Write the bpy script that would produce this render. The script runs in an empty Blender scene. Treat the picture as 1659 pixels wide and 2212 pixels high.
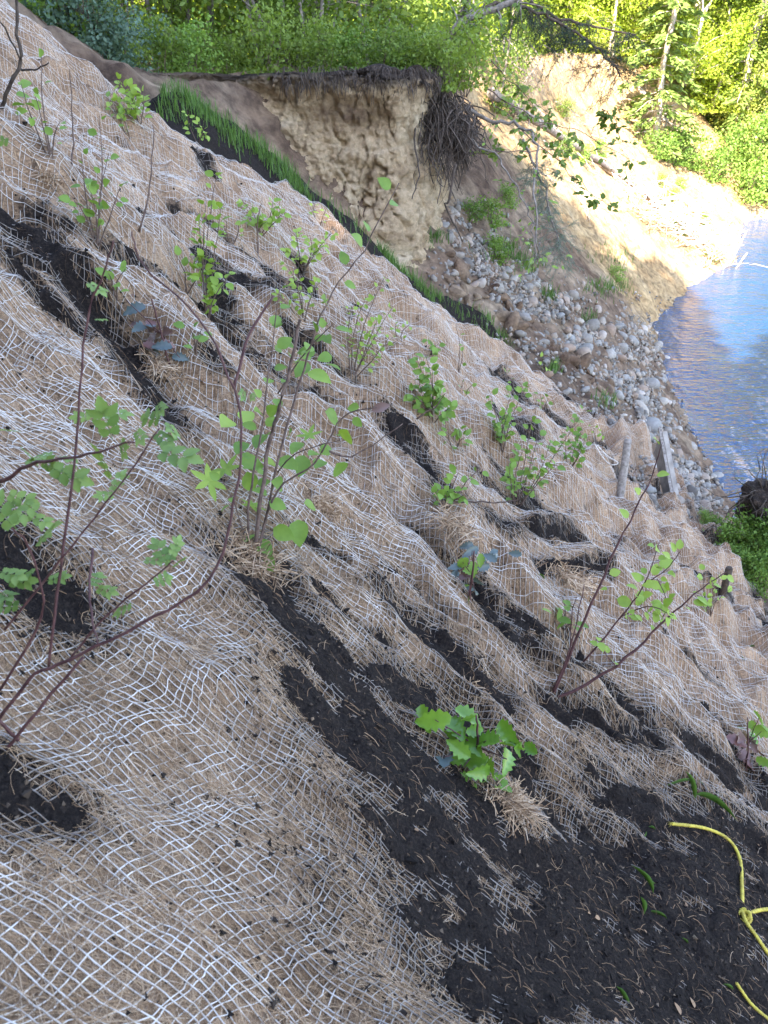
import bpy, math, random
import numpy as np
from mathutils import Vector, Matrix, Euler

# ------------------------------------------------------------------ camera, sky, sun, exposure
scene = bpy.context.scene
PITCH = math.radians(30.5)                      # camera looks down along the bank
cam_d = bpy.data.cameras.new('camera'); cam = bpy.data.objects.new('camera', cam_d)
scene.collection.objects.link(cam); scene.camera = cam
cam_d.sensor_fit = 'VERTICAL'; cam_d.sensor_height = 24.0; cam_d.sensor_width = 18.0; cam_d.lens = 18.11
cam_d.clip_start = 0.02; cam_d.clip_end = 2000
cam.location = (0, 0, 0); cam.rotation_euler = (math.pi/2 - PITCH, 0, 0)
cam_d.dof.use_dof = True; cam_d.dof.focus_distance = 2.6; cam_d.dof.aperture_fstop = 7.0

SUN_EL = math.radians(43); SUN_H = Vector((-0.36, -0.93)).normalized()
SUN = Vector((SUN_H.x*math.cos(SUN_EL), SUN_H.y*math.cos(SUN_EL), math.sin(SUN_EL)))
world = bpy.data.worlds.new('World'); scene.world = world; world.use_nodes = True
wn = world.node_tree; bg = wn.nodes['Background']
sky = wn.nodes.new('ShaderNodeTexSky'); sky.sky_type = 'NISHITA'; sky.sun_disc = False
sky.sun_elevation = SUN_EL; sky.sun_rotation = math.atan2(SUN.x, SUN.y)
sky.air_density = 1.0; sky.dust_density = .7; sky.ozone_density = 1.0
wn.links.new(sky.outputs[0], bg.inputs[0]); bg.inputs[1].default_value = 0.15
sun_d = bpy.data.lights.new('sun', 'SUN'); sun_d.energy = 5.0; sun_d.angle = math.radians(0.5); sun_d.color = (1, .94, .84)
sun_o = bpy.data.objects.new('sun', sun_d); scene.collection.objects.link(sun_o)
sun_o.rotation_euler = (-SUN).to_track_quat('-Z', 'Y').to_euler(); sun_o.location = SUN*60
vs = scene.view_settings
vs.view_transform = 'Standard'; vs.look = 'None'; vs.gamma = 1; vs.use_curve_mapping = False
vs.exposure = 2.95
vs.use_white_balance = True; vs.white_balance_temperature = 7000; vs.white_balance_tint = 17
scene.cycles.max_bounces = 6; scene.cycles.diffuse_bounces = 3; scene.cycles.transparent_max_bounces = 6
scene.cycles.use_denoising = True

random.seed(7); rng = np.random.default_rng(7)
COL = scene.collection

# ------------------------------------------------------------------ noise
_perm = np.random.default_rng(3).permutation(256); _perm = np.concatenate([_perm, _perm, _perm])
_ga = np.random.default_rng(5).uniform(0, 2*np.pi, 256); _gx = np.cos(_ga); _gy = np.sin(_ga)
def pn(x, y):
    x = np.asarray(x, float); y = np.asarray(y, float)
    xi = np.floor(x).astype(int); yi = np.floor(y).astype(int); xf = x-xi; yf = y-yi
    u = xf*xf*xf*(xf*(xf*6-15)+10); v = yf*yf*yf*(yf*(yf*6-15)+10)
    def g(ix, iy, dx, dy):
        h = _perm[(_perm[ix & 255]+iy) & 255]; return _gx[h]*dx+_gy[h]*dy
    a = g(xi, yi, xf, yf); b = g(xi+1, yi, xf-1, yf); c = g(xi, yi+1, xf, yf-1); d = g(xi+1, yi+1, xf-1, yf-1)
    return (a+u*(b-a)+v*((c+u*(d-c))-(a+u*(b-a))))*1.5
def fbm(x, y, o=4):
    s = 0; a = 1; t = 0
    for i in range(o): s = s+a*pn(x*2**i+17.3*i, y*2**i-9.1*i); t += a; a *= .5
    return s/t
def sstep(a, b, x):
    t = np.clip((x-a)/(b-a), 0, 1); return t*t*(3-2*t)

# ------------------------------------------------------------------ picture rays (positions of things were measured along them)
FP, CX, CY = 1669.5, 829.5, 1106.0
SP, CP = math.sin(PITCH), math.cos(PITCH)
def ray(px, py):
    a = (px-CX)/FP; b = (CY-py)/FP
    return np.array([a, CP+b*SP, -SP+b*CP])
def P(px, py, t): return Vector(ray(px, py)*t)

# ------------------------------------------------------------------ heights of the land
RIVER = -3.4
_yc = [-40, 6.0, 7.0, 9.0, 11.0, 13.0, 15.0, 17.2, 20, 24, 30, 60, 400]
_xc = [-1.6, -1.6, -1.1, 0.2, 0.7, 1.5, 2.3, 3.1, 4.2, 5, 7, 12, 30]
_ys = [-40, 5.0, 8.9, 11.3, 13.3, 15.3, 17.5, 19.5, 20.5, 21.5, 23, 26, 30, 400]
_xs = [2.9, 2.93, 3.45, 4.0, 5.2, 6.75, 7.8, 8.6, 10.2, 14, 40, 200, 600, 600]
PROM = np.array([(-2.2, 5.2), (-1.75, 5.75), (-1.4, 6.3), (-1.08, 6.7), (-.65, 6.6), (-.2, 6.68), (.1, 6.58), (.3, 6.82), (.4, 7.4), (.45, 8.2), (.65, 9.4), (.9, 10.8), (.9, 40), (-40, 40), (-40, 5.2)])
def polydist(x, y, poly):
    x = np.asarray(x, float); y = np.asarray(y, float)
    d = np.full(np.broadcast(x, y).shape, 1e9); ins = np.zeros(d.shape, bool)
    for i in range(len(poly)):
        ax, ay = poly[i]; bx, by = poly[(i+1) % len(poly)]
        vx, vy = bx-ax, by-ay
        t = np.clip(((x-ax)*vx+(y-ay)*vy)/(vx*vx+vy*vy), 0, 1)
        d = np.minimum(d, np.hypot(x-ax-t*vx, y-ay-t*vy))
        c = ((ay > y) != (by > y)); ins ^= c & (x < (bx-ax)*(y-ay)/((by-ay) if by != ay else 1e-9)+ax)
    return np.where(ins, d, -d)
def plateau(x, y):
    x = np.asarray(x, float); y = np.asarray(y, float)
    z = -.12+.04*fbm(x*.7, y*.7, 3)+.3*sstep(9, 30, y)+16*sstep(45, 160, y)
    z = z+sstep(6.3, 4.8, y)*np.clip(-1.2-.7505*x+.12, 0, .62)
    return z-2.7*sstep(6.5, 10.5, x)*sstep(17.5, 21, y)*sstep(90, 40, y)
def slope(x, y):
    x = np.asarray(x, float); y = np.asarray(y, float)
    xc = np.interp(y, _yc, _xc); xs = np.interp(y, _ys, _xs)
    w = np.minimum(xs-xc, 7.0); xcc = xs-w
    s = (x-xcc)/w
    pl = plateau(x, y); k = sstep(.12, -.05, s)
    p = 1-.3*sstep(9, 14, y)
    hi = pl*k+(1-k)*RIVER*np.clip(s, 0, 1)**p
    hi = np.where(y > 15, np.minimum(hi, pl+.02), hi)
    bump = np.sin(np.clip(s, 0, 1)*math.pi)*.22*fbm(x*.8+3, y*.8, 4)*sstep(5.5, 8, y)
    lo = RIVER-.55*np.clip((s-1)*w, 0, 2)
    z = np.where(s < 1, hi+bump, lo)
    z = z-.45*np.exp(-((x+.2)/.8)**2-((y-6.2)/.42)**2)
    return z+.62*np.exp(-((x-2.95)/.33)**2-((y-4.45)/.55)**2)
def land(x, y):
    z = slope(x, y)
    if np.max(y) > 5.0:
        d = polydist(x, y, PROM); k = sstep(.03, .22, d)
        z = z*(1-k)+np.maximum(plateau(x, y), z)*k
    return z

def on_land(px, py, f=land, t0=.3, t1=60):
    r = ray(px, py)
    for k in range(3):
        n = 110 if k == 0 else 12
        ts = np.geomspace(t0, t1, n); p = r[None, :]*ts[:, None]; h = p[:, 2]-f(p[:, 0], p[:, 1])
        i = max(1, int(np.argmax(h < 0))); t0, t1 = ts[i-1], ts[i]
    return t0+(t1-t0)*h[i-1]/(h[i-1]-h[i]+1e-12)
def on_land_many(px, py, t0=5, t1=30, n=220):
    a = (px-CX)/FP; b = (CY-py)/FP; R = np.stack([a, CP+b*SP, -SP+b*CP], -1); ts = np.geomspace(t0, t1, n)
    Pp = R[:, None, :]*ts[None, :, None]; h = Pp[..., 2]-land(Pp[..., 0], Pp[..., 1]); i = np.maximum(1, np.argmax(h < 0, 1)); q = np.arange(len(px))
    k = h[q, i-1]/(h[q, i-1]-h[q, i]+1e-12); t = ts[i-1]+(ts[i]-ts[i-1])*k; return R*t[:, None]

# dark topsoil that was strewn over the matting: strips given by their course and half width
def flat(px, py):
    r = ray(px, py); t = 1.2/(-r[2]-.7505*r[0]); return (r[0]*t, r[1]*t)
_streaks = [([(60, 520), (150, 610), (240, 700), (290, 770), (380, 890)], .055), ([(130, 380), (220, 430), (330, 510), (420, 570), (480, 650)], .04),
 ([(340, 490), (440, 560), (520, 610), (600, 665)], .045), ([(500, 540), (570, 590)], .04), ([(580, 780), (690, 860)], .05),
 ([(470, 830), (560, 880), (640, 950)], .035), ([(870, 935), (910, 1000), (955, 1055)], .075), ([(1010, 1080), (1100, 1120), (1180, 1150), (1250, 1170)], .04),
 ([(1010, 1240), (1060, 1300), (1100, 1360), (1190, 1410)], .05), ([(850, 1290), (950, 1370), (1010, 1430), (1080, 1480)], .05),
 ([(1200, 1510), (1300, 1550), (1350, 1580), (1420, 1610)], .045), ([(1270, 1430), (1340, 1490), (1400, 1560)], .04),
 ([(560, 1235), (600, 1320), (680, 1420), (760, 1500), (860, 1570)], .075), ([(700, 1290), (760, 1340), (830, 1370)], .02), ([(640, 1150), (730, 1195)], .02),
 ([(720, 1560), (850, 1650), (900, 1750), (930, 1900)], .085), ([(850, 1470), (1010, 1520)], .06), ([(950, 1760), (1100, 1850), (1250, 1900), (1450, 1900), (1659, 1900)], .16),
 ([(1080, 2000), (1300, 2050), (1659, 2080)], .19), ([(1000, 2130), (1200, 2190)], .05), ([(1330, 1700), (1500, 1780), (1659, 1830)], .09),
 ([(0, 1720), (60, 1780), (120, 1800)], .04), ([(0, 1190), (60, 1290), (140, 1330)], .05), ([(1130, 1620), (1200, 1720)], .05), ([(560, 470), (620, 540), (680, 600)], .03),
 ([(640, 590), (700, 680)], .03), ([(1500, 1240), (1560, 1290)], .04), ([(1200, 850), (1235, 872)], .04), ([(1110, 1180), (1300, 1260)], .025), ([(380, 320), (450, 390)], .04),
 ([(20, 560), (130, 680), (180, 700)], .03), ([(1450, 1390), (1560, 1470)], .025), ([(1060, 1140), (960, 1090)], .04), ([(440, 1000), (470, 1040)], .02), ([(1500, 1600), (1659, 1680)], .04), ([(0, 480), (60, 530)], .03)]
STREAKS = [([flat(*q) for q in pts], w*(.68 if sum(q[1] for q in pts)/len(pts) < 1000 else .9)) for pts, w in _streaks]
def soil_mask(x, y, wide=1.0):
    x = np.asarray(x, float); y = np.asarray(y, float); m = np.zeros(np.broadcast(x, y).shape)
    for pts, w in STREAKS:
        d = np.full(m.shape, 9.)
        for (ax, ay), (bx, by) in zip(pts[:-1], pts[1:]):
            vx, vy = bx-ax, by-ay
            t = np.clip(((x-ax)*vx+(y-ay)*vy)/(vx*vx+vy*vy), 0, 1)
            d = np.minimum(d, np.hypot(x-ax-t*vx, y-ay-t*vy))
        m = np.maximum(m, 1-sstep(.35*w*wide, 1.9*w*wide, d))
    v, b1 = billow(x, y)
    val = sstep(.15*wide, .06*wide, b1)*sstep(.02, .30, pn(x/.7+40, y/.55))*sstep(1.3, 2.0, y)
    return np.maximum(m, .8*val)
_ex = [-4, -1.7, -.7, .1, .94, 1.7, 2.45, 3]
_ey = [4.2, 4.5, 5.05, 5.4, 5.62, 5.85, 5.75, 5.5]
def mat_edge(x): return np.interp(x, _ex, _ey)+.13*pn(np.asarray(x)*2.3, 4.1)+.05*pn(np.asarray(x)*7, 1.1)
def smooth_mat(x, y): return np.where(np.asarray(y) < 6.5, -1.2-.7505*np.asarray(x, float), -9)
def billow(x, y):                                # folds fan out a little down the slope
    v = 2.8+(y-2.8)*np.exp(-.2*x)
    v = v+.20*pn(x*.9, y*.8)+.09*pn(x*2.3+5, y*1.7)+.03*pn(x*6+5, y*5)
    return v, np.sqrt(pn(x/1.3+2, v/.36)**2+.003)
def matz(x, y, m=None):                          # the draped coir blanket with its folds down the slope
    x = np.asarray(x, float); y = np.asarray(y, float)
    z = RIVER*(x+1.6)/4.53
    v, b1 = billow(x, y)
    far = sstep(.7, 2.6, y)
    b2 = np.sqrt(pn(x/.55-7, v/.16+3)**2+.002)
    r3 = (1-np.abs(pn(x/.5+3, v/.085)))**3
    calm = 1-.38*sstep(.5, -.3, x)*sstep(2.6, 1.4, y)
    z = z+(.09+.125*far)*calm*(b1-.32)+(.040+.065*far)*calm*(b2-.3)+(.006+.022*far)*(r3-.4)
    z = z+(.006+.045*far)*((1-np.abs(pn(x/.30+8, v/.12)))**2-.4)+(.004+.026*far)*((1-np.abs(pn(x/.13, y/.10+8)))**2-.4)+.15*sstep(1.0, .15, y)
    z = z+.07*pn(x/.9+1.5, y/.8)+(.018+.02*far)*pn(x/.2, y/.13)+.007*pn(x/.05, y/.05)
    lowr = sstep(.9, 1.9, x)*sstep(2.2, 3.2, y)
    z = z+lowr*(.17*(1-np.abs(pn(x/.36+4, y/.27)))**2+.08*pn(x/.17, v/.15)-.07)
    z = z+.06*np.exp(-((x+.05)/.35)**2-((y-.95)/.28)**2)
    z = z-.028*(soil_mask(x, y) if m is None else m)
    e = mat_edge(x)-y
    return z-.30*sstep(.16, -.02, e)
_fx = np.arange(-3.0, 2.7, .0125); _fy = np.arange(-.6, 6.4, .0125)
_XX, _YY = np.meshgrid(_fx, _fy, indexing='ij'); _MK = soil_mask(_XX, _YY); _MW = soil_mask(_XX, _YY, 2.0); _FZ = matz(_XX, _YY, _MK)
def _bil(T, x, y):
    a = np.clip((x-_fx[0])/.0125, 0, len(_fx)-1.001); b_ = np.clip((y-_fy[0])/.0125, 0, len(_fy)-1.001)
    i = a.astype(int); j = b_.astype(int); u = a-i; v = b_-j
    return T[i, j]*(1-u)*(1-v)+T[i+1, j]*u*(1-v)+T[i, j+1]*(1-u)*v+T[i+1, j+1]*u*v
def surf_fast(x, y): return _bil(_FZ, np.asarray(x, float), np.asarray(y, float))
def soilz(x, y):
    x = np.asarray(x, float); y = np.asarray(y, float); m = _bil(_MK, x, y)
    v, b1 = billow(x, y)
    m2 = m+(1.0*fbm(x/.11+9, y/.085, 5)-.35*(b1-.25))*(m > .02)*(1-.3*sstep(.8, 1, m))-.45*np.maximum(0, pn(x/.33+12, y/.22)-.12)*sstep(.8, 1, m)
    h = surf_fast(x, y)-.022+.034*sstep(.1, 1.0, m2)
    return h+.009*fbm(x/.03, y/.03, 3)+.014*np.maximum(0, fbm(x/.07+3, y/.07, 2)), m2
def surf(x, y):
    x = np.asarray(x, float); y = np.asarray(y, float)
    return np.where((y < mat_edge(x)) & (x < 2.45), surf_fast(x, y), land(x, y))
def on_mat(px, py): return on_land(px, py, surf)
def G(px, py): t = on_mat(px, py); return P(px, py, t), t

# ------------------------------------------------------------------ object helpers
def tag(o, label=None, cat=None, group=None, kind=None):
    if label: o['label'] = label
    if cat: o['category'] = cat
    if group: o['group'] = group
    if kind: o['kind'] = kind
    return o
def empty(name, loc, **k):
    o = bpy.data.objects.new(name, None); COL.objects.link(o); o.location = loc; o.empty_display_size = .05
    return tag(o, **k)
def link(name, me, parent=None, loc=None, **k):
    o = bpy.data.objects.new(name, me); COL.objects.link(o); o.parent = parent
    if loc is not None: o.location = loc
    return tag(o, **k)
def mesh_np(name, V, F, mat=None, smooth=True, col=None):
    V = np.ascontiguousarray(V, np.float32); F = np.asarray(F, np.int32)
    me = bpy.data.meshes.new(name); n = F.shape[1]
    me.vertices.add(len(V)); me.vertices.foreach_set('co', V.ravel())
    me.loops.add(F.size); me.loops.foreach_set('vertex_index', F.ravel())
    me.polygons.add(len(F)); me.polygons.foreach_set('loop_start', np.arange(0, F.size, n, dtype=np.int32))
    me.update(calc_edges=True); me.validate()
    me.polygons.foreach_set('use_smooth', np.full(len(me.polygons), smooth))
    if col is not None:
        a = me.attributes.new('tone', 'FLOAT', 'POINT'); a.data.foreach_set('value', np.ascontiguousarray(col, np.float32))
    if mat: me.materials.append(mat)
    return me
def grid_faces(nx, ny):
    i = np.arange(nx*ny).reshape(nx, ny)
    return np.stack([i[:-1, :-1], i[1:, :-1], i[1:, 1:], i[:-1, 1:]], -1).reshape(-1, 4)
class MB:
    def __init__(s): s.v = []; s.f = []; s.n = 0
    def add(s, V, F):
        s.v.append(np.asarray(V, float)); s.f.append(np.asarray(F)+s.n); s.n += len(V)
    def tube(s, pts, radii, k=6, wob=0):
        pts = [Vector(p) for p in pts]; m = len(pts); V = []
        up = Vector((.31, .17, .93))
        for i, p in enumerate(pts):
            d = (pts[min(i+1, m-1)]-pts[max(i-1, 0)])
            d = d.normalized() if d.length > 1e-9 else Vector((0, 0, 1))
            a = d.cross(up); a = a.normalized() if a.length > 1e-4 else d.orthogonal().normalized(); b = d.cross(a)
            r = radii[i] if hasattr(radii, '__len__') else radii
            for j in range(k):
                q = 2*math.pi*j/k; rr = r*(1+wob*random.uniform(-1, 1))
                V.append(p+(a*math.cos(q)+b*math.sin(q))*rr)
        F = [(i*k+j, i*k+(j+1) % k, (i+1)*k+(j+1) % k, (i+1)*k+j) for i in range(m-1) for j in range(k)]
        V.append(pts[0]); V.append(pts[-1]); c0 = m*k; c1 = c0+1
        F += [(c0, (j+1) % k, j, c0) for j in range(k)] + [(c1, (m-1)*k+j, (m-1)*k+(j+1) % k, c1) for j in range(k)]
        s.add([tuple(v) for v in V], F)
    def mesh(s, name, mat, smooth=True, origin=(0, 0, 0)):
        V = np.concatenate(s.v)-np.array(origin); F = np.concatenate(s.f)
        me = bpy.data.meshes.new(name)
        me.from_pydata(V.tolist(), [], [tuple(dict.fromkeys(f)) for f in F.tolist()]); me.update()
        me.polygons.foreach_set('use_smooth', np.full(len(me.polygons), smooth))
        if mat: me.materials.append(mat)
        return me
def smooth_pts(pts, n=5, wob=0.0):
    pts = [Vector(p) for p in pts]; out = []
    for i in range(len(pts)-1):
        p0 = pts[max(i-1, 0)]; p1 = pts[i]; p2 = pts[i+1]; p3 = pts[min(i+2, len(pts)-1)]
        for j in range(n):
            t = j/n
            q = .5*((2*p1)+(p2-p0)*t+(2*p0-5*p1+4*p2-p3)*t*t+(3*p1-p0-3*p2+p3)*t**3)
            if wob and (i or j): q = q+Vector((random.gauss(0, wob), random.gauss(0, wob), random.gauss(0, wob)))
            out.append(q)
    out.append(pts[-1]); return out

# ------------------------------------------------------------------ materials
def newmat(name):
    m = bpy.data.materials.new(name); m.use_nodes = True
    nt = m.node_tree; return m, nt, nt.nodes['Principled BSDF']
def N(nt, t, **k):
    n = nt.nodes.new(t)
    for a, b in k.items(): setattr(n, a, b)
    return n
def ramp(nt, fac, stops, interp='LINEAR'):
    r = N(nt, 'ShaderNodeValToRGB'); e = r.color_ramp.elements; r.color_ramp.interpolation = interp
    while len(e) < len(stops): e.new(.5)
    for i, (p, c) in enumerate(stops): e[i].position = p; e[i].color = (*c, 1)
    nt.links.new(fac, r.inputs[0]); return r.outputs[0]
def noise(nt, scale, detail=4, vec=None, rough=.55, out=0):
    n = N(nt, 'ShaderNodeTexNoise'); n.inputs['Scale'].default_value = scale; n.inputs['Detail'].default_value = detail; n.inputs['Roughness'].default_value = rough
    if vec is not None: nt.links.new(vec, n.inputs['Vector'])
    return n.outputs[out]
def pos(nt, scale=(1, 1, 1), loc=(0, 0, 0)):
    g = N(nt, 'ShaderNodeNewGeometry'); mp = N(nt, 'ShaderNodeMapping'); mp.inputs['Scale'].default_value = scale; mp.inputs['Location'].default_value = loc
    nt.links.new(g.outputs['Position'], mp.inputs[0]); return mp.outputs[0]
def bump(nt, b, h, strength=.4, dist=.01):
    n = N(nt, 'ShaderNodeBump'); n.inputs['Strength'].default_value = strength; n.inputs['Distance'].default_value = dist
    nt.links.new(h, n.inputs['Height']); nt.links.new(n.outputs[0], b.inputs['Normal']); return n
def mixc(nt, f, a, b, mode='MIX'):
    m = N(nt, 'ShaderNodeMix', data_type='RGBA', blend_type=mode)
    if isinstance(f, float): m.inputs[0].default_value = f
    else: nt.links.new(f, m.inputs[0])
    for i, c in ((6, a), (7, b)):
        if isinstance(c, tuple): m.inputs[i].default_value = (*c, 1)
        else: nt.links.new(c, m.inputs[i])
    return m.outputs[2]
def simple(name, stops, scale=20, rough=.8, bs=.4, bd=.01, local=False, detail=5, spec=.25):
    m, nt, b = newmat(name)
    v = N(nt, 'ShaderNodeTexCoord').outputs['Object'] if local else pos(nt)
    f = noise(nt, scale, detail, v)
    nt.links.new(ramp(nt, f, stops), b.inputs['Base Color']); b.inputs['Roughness'].default_value = rough
    b.inputs['Specular IOR Level'].default_value = spec
    if bs: bump(nt, b, noise(nt, scale*3, 4, v), bs, bd)
    return m
def leafmat(name, c1, c2, trans=.35, rough=.5, spec=.3):
    m, nt, b = newmat(name)
    oi = N(nt, 'ShaderNodeObjectInfo'); g = N(nt, 'ShaderNodeNewGeometry')
    add = N(nt, 'ShaderNodeMath', operation='ADD'); nt.links.new(oi.outputs['Random'], add.inputs[0]); nt.links.new(g.outputs['Random Per Island'], add.inputs[1])
    half = N(nt, 'ShaderNodeMath', operation='MULTIPLY'); half.inputs[1].default_value = .5; nt.links.new(add.outputs[0], half.inputs[0])
    f0 = noise(nt, 60, 3, pos(nt))
    mx = N(nt, 'ShaderNodeMath', operation='MULTIPLY_ADD'); mx.inputs[1].default_value = .5; nt.links.new(f0, mx.inputs[0])
    sub = N(nt, 'ShaderNodeMath', operation='SUBTRACT'); sub.inputs[1].default_value = .25; nt.links.new(half.outputs[0], sub.inputs[0]); nt.links.new(sub.outputs[0], mx.inputs[2])
    c = ramp(nt, mx.outputs[0], [(.1, c1), (.9, c2)])
    nt.links.new(c, b.inputs['Base Color']); b.inputs['Roughness'].default_value = rough; b.inputs['Specular IOR Level'].default_value = spec
    tr = N(nt, 'ShaderNodeBsdfTranslucent'); nt.links.new(mixc(nt, 1.0, c, (1.0, 1.0, .45), 'MULTIPLY'), tr.inputs[0])
    ms = N(nt, 'ShaderNodeMixShader'); ms.inputs[0].default_value = trans
    nt.links.new(b.outputs[0], ms.inputs[1]); nt.links.new(tr.outputs[0], ms.inputs[2]); nt.links.new(ms.outputs[0], nt.nodes['Material Output'].inputs[0])
    return m
def tonemat(name, stops, rough=.8, attr='tone', spec=.2, nscale=None):
    m, nt, b = newmat(name); a = N(nt, 'ShaderNodeAttribute', attribute_name=attr)
    c = ramp(nt, a.outputs['Fac'], stops)
    if nscale: c = mixc(nt, .6, c, ramp(nt, noise(nt, nscale, 4, pos(nt)), [(.3, (.45, .45, .45)), (.7, (1, 1, 1))]), 'MULTIPLY')
    nt.links.new(c, b.inputs['Base Color']); b.inputs['Roughness'].default_value = rough; b.inputs['Specular IOR Level'].default_value = spec
    return m

M = {}
# coir blanket: combed felt of fibres
m, nt, b = newmat('coir_felt')
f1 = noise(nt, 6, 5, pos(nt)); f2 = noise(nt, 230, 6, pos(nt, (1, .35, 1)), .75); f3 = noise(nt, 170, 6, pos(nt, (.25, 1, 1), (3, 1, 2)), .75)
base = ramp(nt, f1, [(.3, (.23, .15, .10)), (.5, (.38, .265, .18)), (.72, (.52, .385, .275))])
fib = ramp(nt, mixc(nt, .5, f2, f3), [(.36, (.22, .19, .16)), (.48, (.7, .66, .62)), (.62, (1.35, 1.28, 1.15))])  # low tones put the shade of gaps between fibres into the colour
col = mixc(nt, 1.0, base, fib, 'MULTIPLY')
dirt = ramp(nt, noise(nt, 14, 6, pos(nt, (1, 1.5, 1)), .7), [(.58, (0, 0, 0)), (.70, (1, 1, 1))])
col = mixc(nt, dirt, col, mixc(nt, .75, col, (.03, .022, .017)))
ta = N(nt, 'ShaderNodeAttribute', attribute_name='tone'); tm = N(nt, 'ShaderNodeMath', operation='MULTIPLY_ADD'); tm.inputs[1].default_value = 1.5
nt.links.new(noise(nt, 22, 6, pos(nt), .75), tm.inputs[0]); nt.links.new(ta.outputs['Fac'], tm.inputs[2])
stain = N(nt, 'ShaderNodeMapRange'); stain.inputs['From Min'].default_value = 1.02; stain.inputs['From Max'].default_value = 1.35; nt.links.new(tm.outputs[0], stain.inputs[0])
col = mixc(nt, stain.outputs[0], col, (.022, .017, .014))
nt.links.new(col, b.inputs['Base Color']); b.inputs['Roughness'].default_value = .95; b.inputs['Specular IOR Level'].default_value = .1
bump(nt, b, mixc(nt, .5, f2, f3), .9, .006); M['coir'] = m
# net yarn
m, nt, b = newmat('net_yarn')
nt.links.new(ramp(nt, noise(nt, 45, 5, pos(nt), .7), [(.28, (.26, .20, .15)), (.42, (.50, .44, .37)), (.53, (.63, .59, .54)), (.66, (.73, .71, .68))]), b.inputs['Base Color'])
na = N(nt, 'ShaderNodeAttribute', attribute_name='tone'); nt.links.new(mixc(nt, na.outputs['Fac'], b.inputs['Base Color'].links[0].from_socket, (.16, .13, .105)), b.inputs['Base Color'])
b.inputs['Roughness'].default_value = .8; bump(nt, b, noise(nt, 900, 2, pos(nt)), .4, .001); M['net'] = m
M['fibre'] = tonemat('coir_fibre', [(0, (.07, .04, .022)), (.35, (.25, .15, .08)), (.75, (.48, .33, .20)), (1, (.68, .53, .38))], .7)
M['fibre_pale'] = M['fibre']
m, nt, b = newmat('black_topsoil')
nt.links.new(ramp(nt, noise(nt, 130, 8, pos(nt), .75), [(.3, (.007, .005, .004)), (.5, (.017, .013, .011)), (.68, (.05, .037, .029)), (.85, (.17, .125, .09))]), b.inputs['Base Color'])
b.inputs['Roughness'].default_value = .95; b.inputs['Specular IOR Level'].default_value = .15; bump(nt, b, noise(nt, 220, 6, pos(nt), .7), 1, .008); M['soil'] = m
M['crumb'] = tonemat('soil_crumb', [(0, (.008, .006, .005)), (.6, (.028, .021, .017)), (.85, (.11, .08, .055)), (1, (.28, .20, .13))], .95)
# brown bank; beyond it paler sand, the sunlit slope's brightness put into its colour
m, nt, b = newmat('bank_earth')
ge = N(nt, 'ShaderNodeNewGeometry'); sep = N(nt, 'ShaderNodeSeparateXYZ'); nt.links.new(ge.outputs['Position'], sep.inputs[0])
n1 = noise(nt, 1.6, 7, pos(nt), .6); n2 = noise(nt, 9, 6, pos(nt), .65)
c1 = ramp(nt, n1, [(.3, (.11, .07, .05)), (.5, (.22, .155, .11)), (.7, (.36, .28, .20))])
c2 = ramp(nt, n2, [(.35, (.45, .43, .42)), (.65, (1.2, 1.17, 1.1))])
earth = mixc(nt, 1.0, c1, c2, 'MULTIPLY')
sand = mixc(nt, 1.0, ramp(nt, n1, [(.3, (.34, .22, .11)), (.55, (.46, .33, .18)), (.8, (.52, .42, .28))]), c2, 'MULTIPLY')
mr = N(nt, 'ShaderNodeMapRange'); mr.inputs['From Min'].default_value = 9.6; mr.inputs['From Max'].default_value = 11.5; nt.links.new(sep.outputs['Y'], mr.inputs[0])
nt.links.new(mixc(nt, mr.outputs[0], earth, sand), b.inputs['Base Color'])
b.inputs['Roughness'].default_value = .95; b.inputs['Specular IOR Level'].default_value = .15
bump(nt, b, noise(nt, 14, 9, pos(nt), .7), .9, .06); M['earth'] = m
# cliff of clay and sand under dark topsoil
m, nt, b = newmat('cliff_clay')
ge = N(nt, 'ShaderNodeNewGeometry'); sep = N(nt, 'ShaderNodeSeparateXYZ'); nt.links.new(ge.outputs['Position'], sep.inputs[0])
n1 = noise(nt, 2.6, 6, pos(nt, (1, 1, 1.6)), .6); n2 = noise(nt, 22, 7, pos(nt), .7)
clay = ramp(nt, n1, [(.26, (.30, .21, .145)), (.36, (.52, .38, .235)), (.48, (.72, .55, .35)), (.72, (.82, .68, .47))])
clay = mixc(nt, 1.0, clay, ramp(nt, n2, [(.3, (.6, .57, .54)), (.6, (1, 1, 1))]), 'MULTIPLY')
zz = N(nt, 'ShaderNodeMath', operation='MULTIPLY_ADD'); zz.inputs[1].default_value = .28; nt.links.new(n1, zz.inputs[0]); nt.links.new(sep.outputs['Z'], zz.inputs[2])
top = N(nt, 'ShaderNodeMapRange'); top.inputs['From Min'].default_value = -.10; top.inputs['From Max'].default_value = .03; nt.links.new(zz.outputs[0], top.inputs[0])
clay = mixc(nt, top.outputs[0], clay, (.055, .042, .034))
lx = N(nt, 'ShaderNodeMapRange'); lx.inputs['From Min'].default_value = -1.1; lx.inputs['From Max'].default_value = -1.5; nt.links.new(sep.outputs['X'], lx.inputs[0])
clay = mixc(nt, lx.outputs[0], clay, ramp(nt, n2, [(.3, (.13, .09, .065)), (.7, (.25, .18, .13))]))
nt.links.new(clay, b.inputs['Base Color']); b.inputs['Roughness'].default_value = .95; b.inputs['Specular IOR Level'].default_value = .1
bump(nt, b, noise(nt, 38, 10, pos(nt), .78), 1, .05); M['clay'] = m
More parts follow.
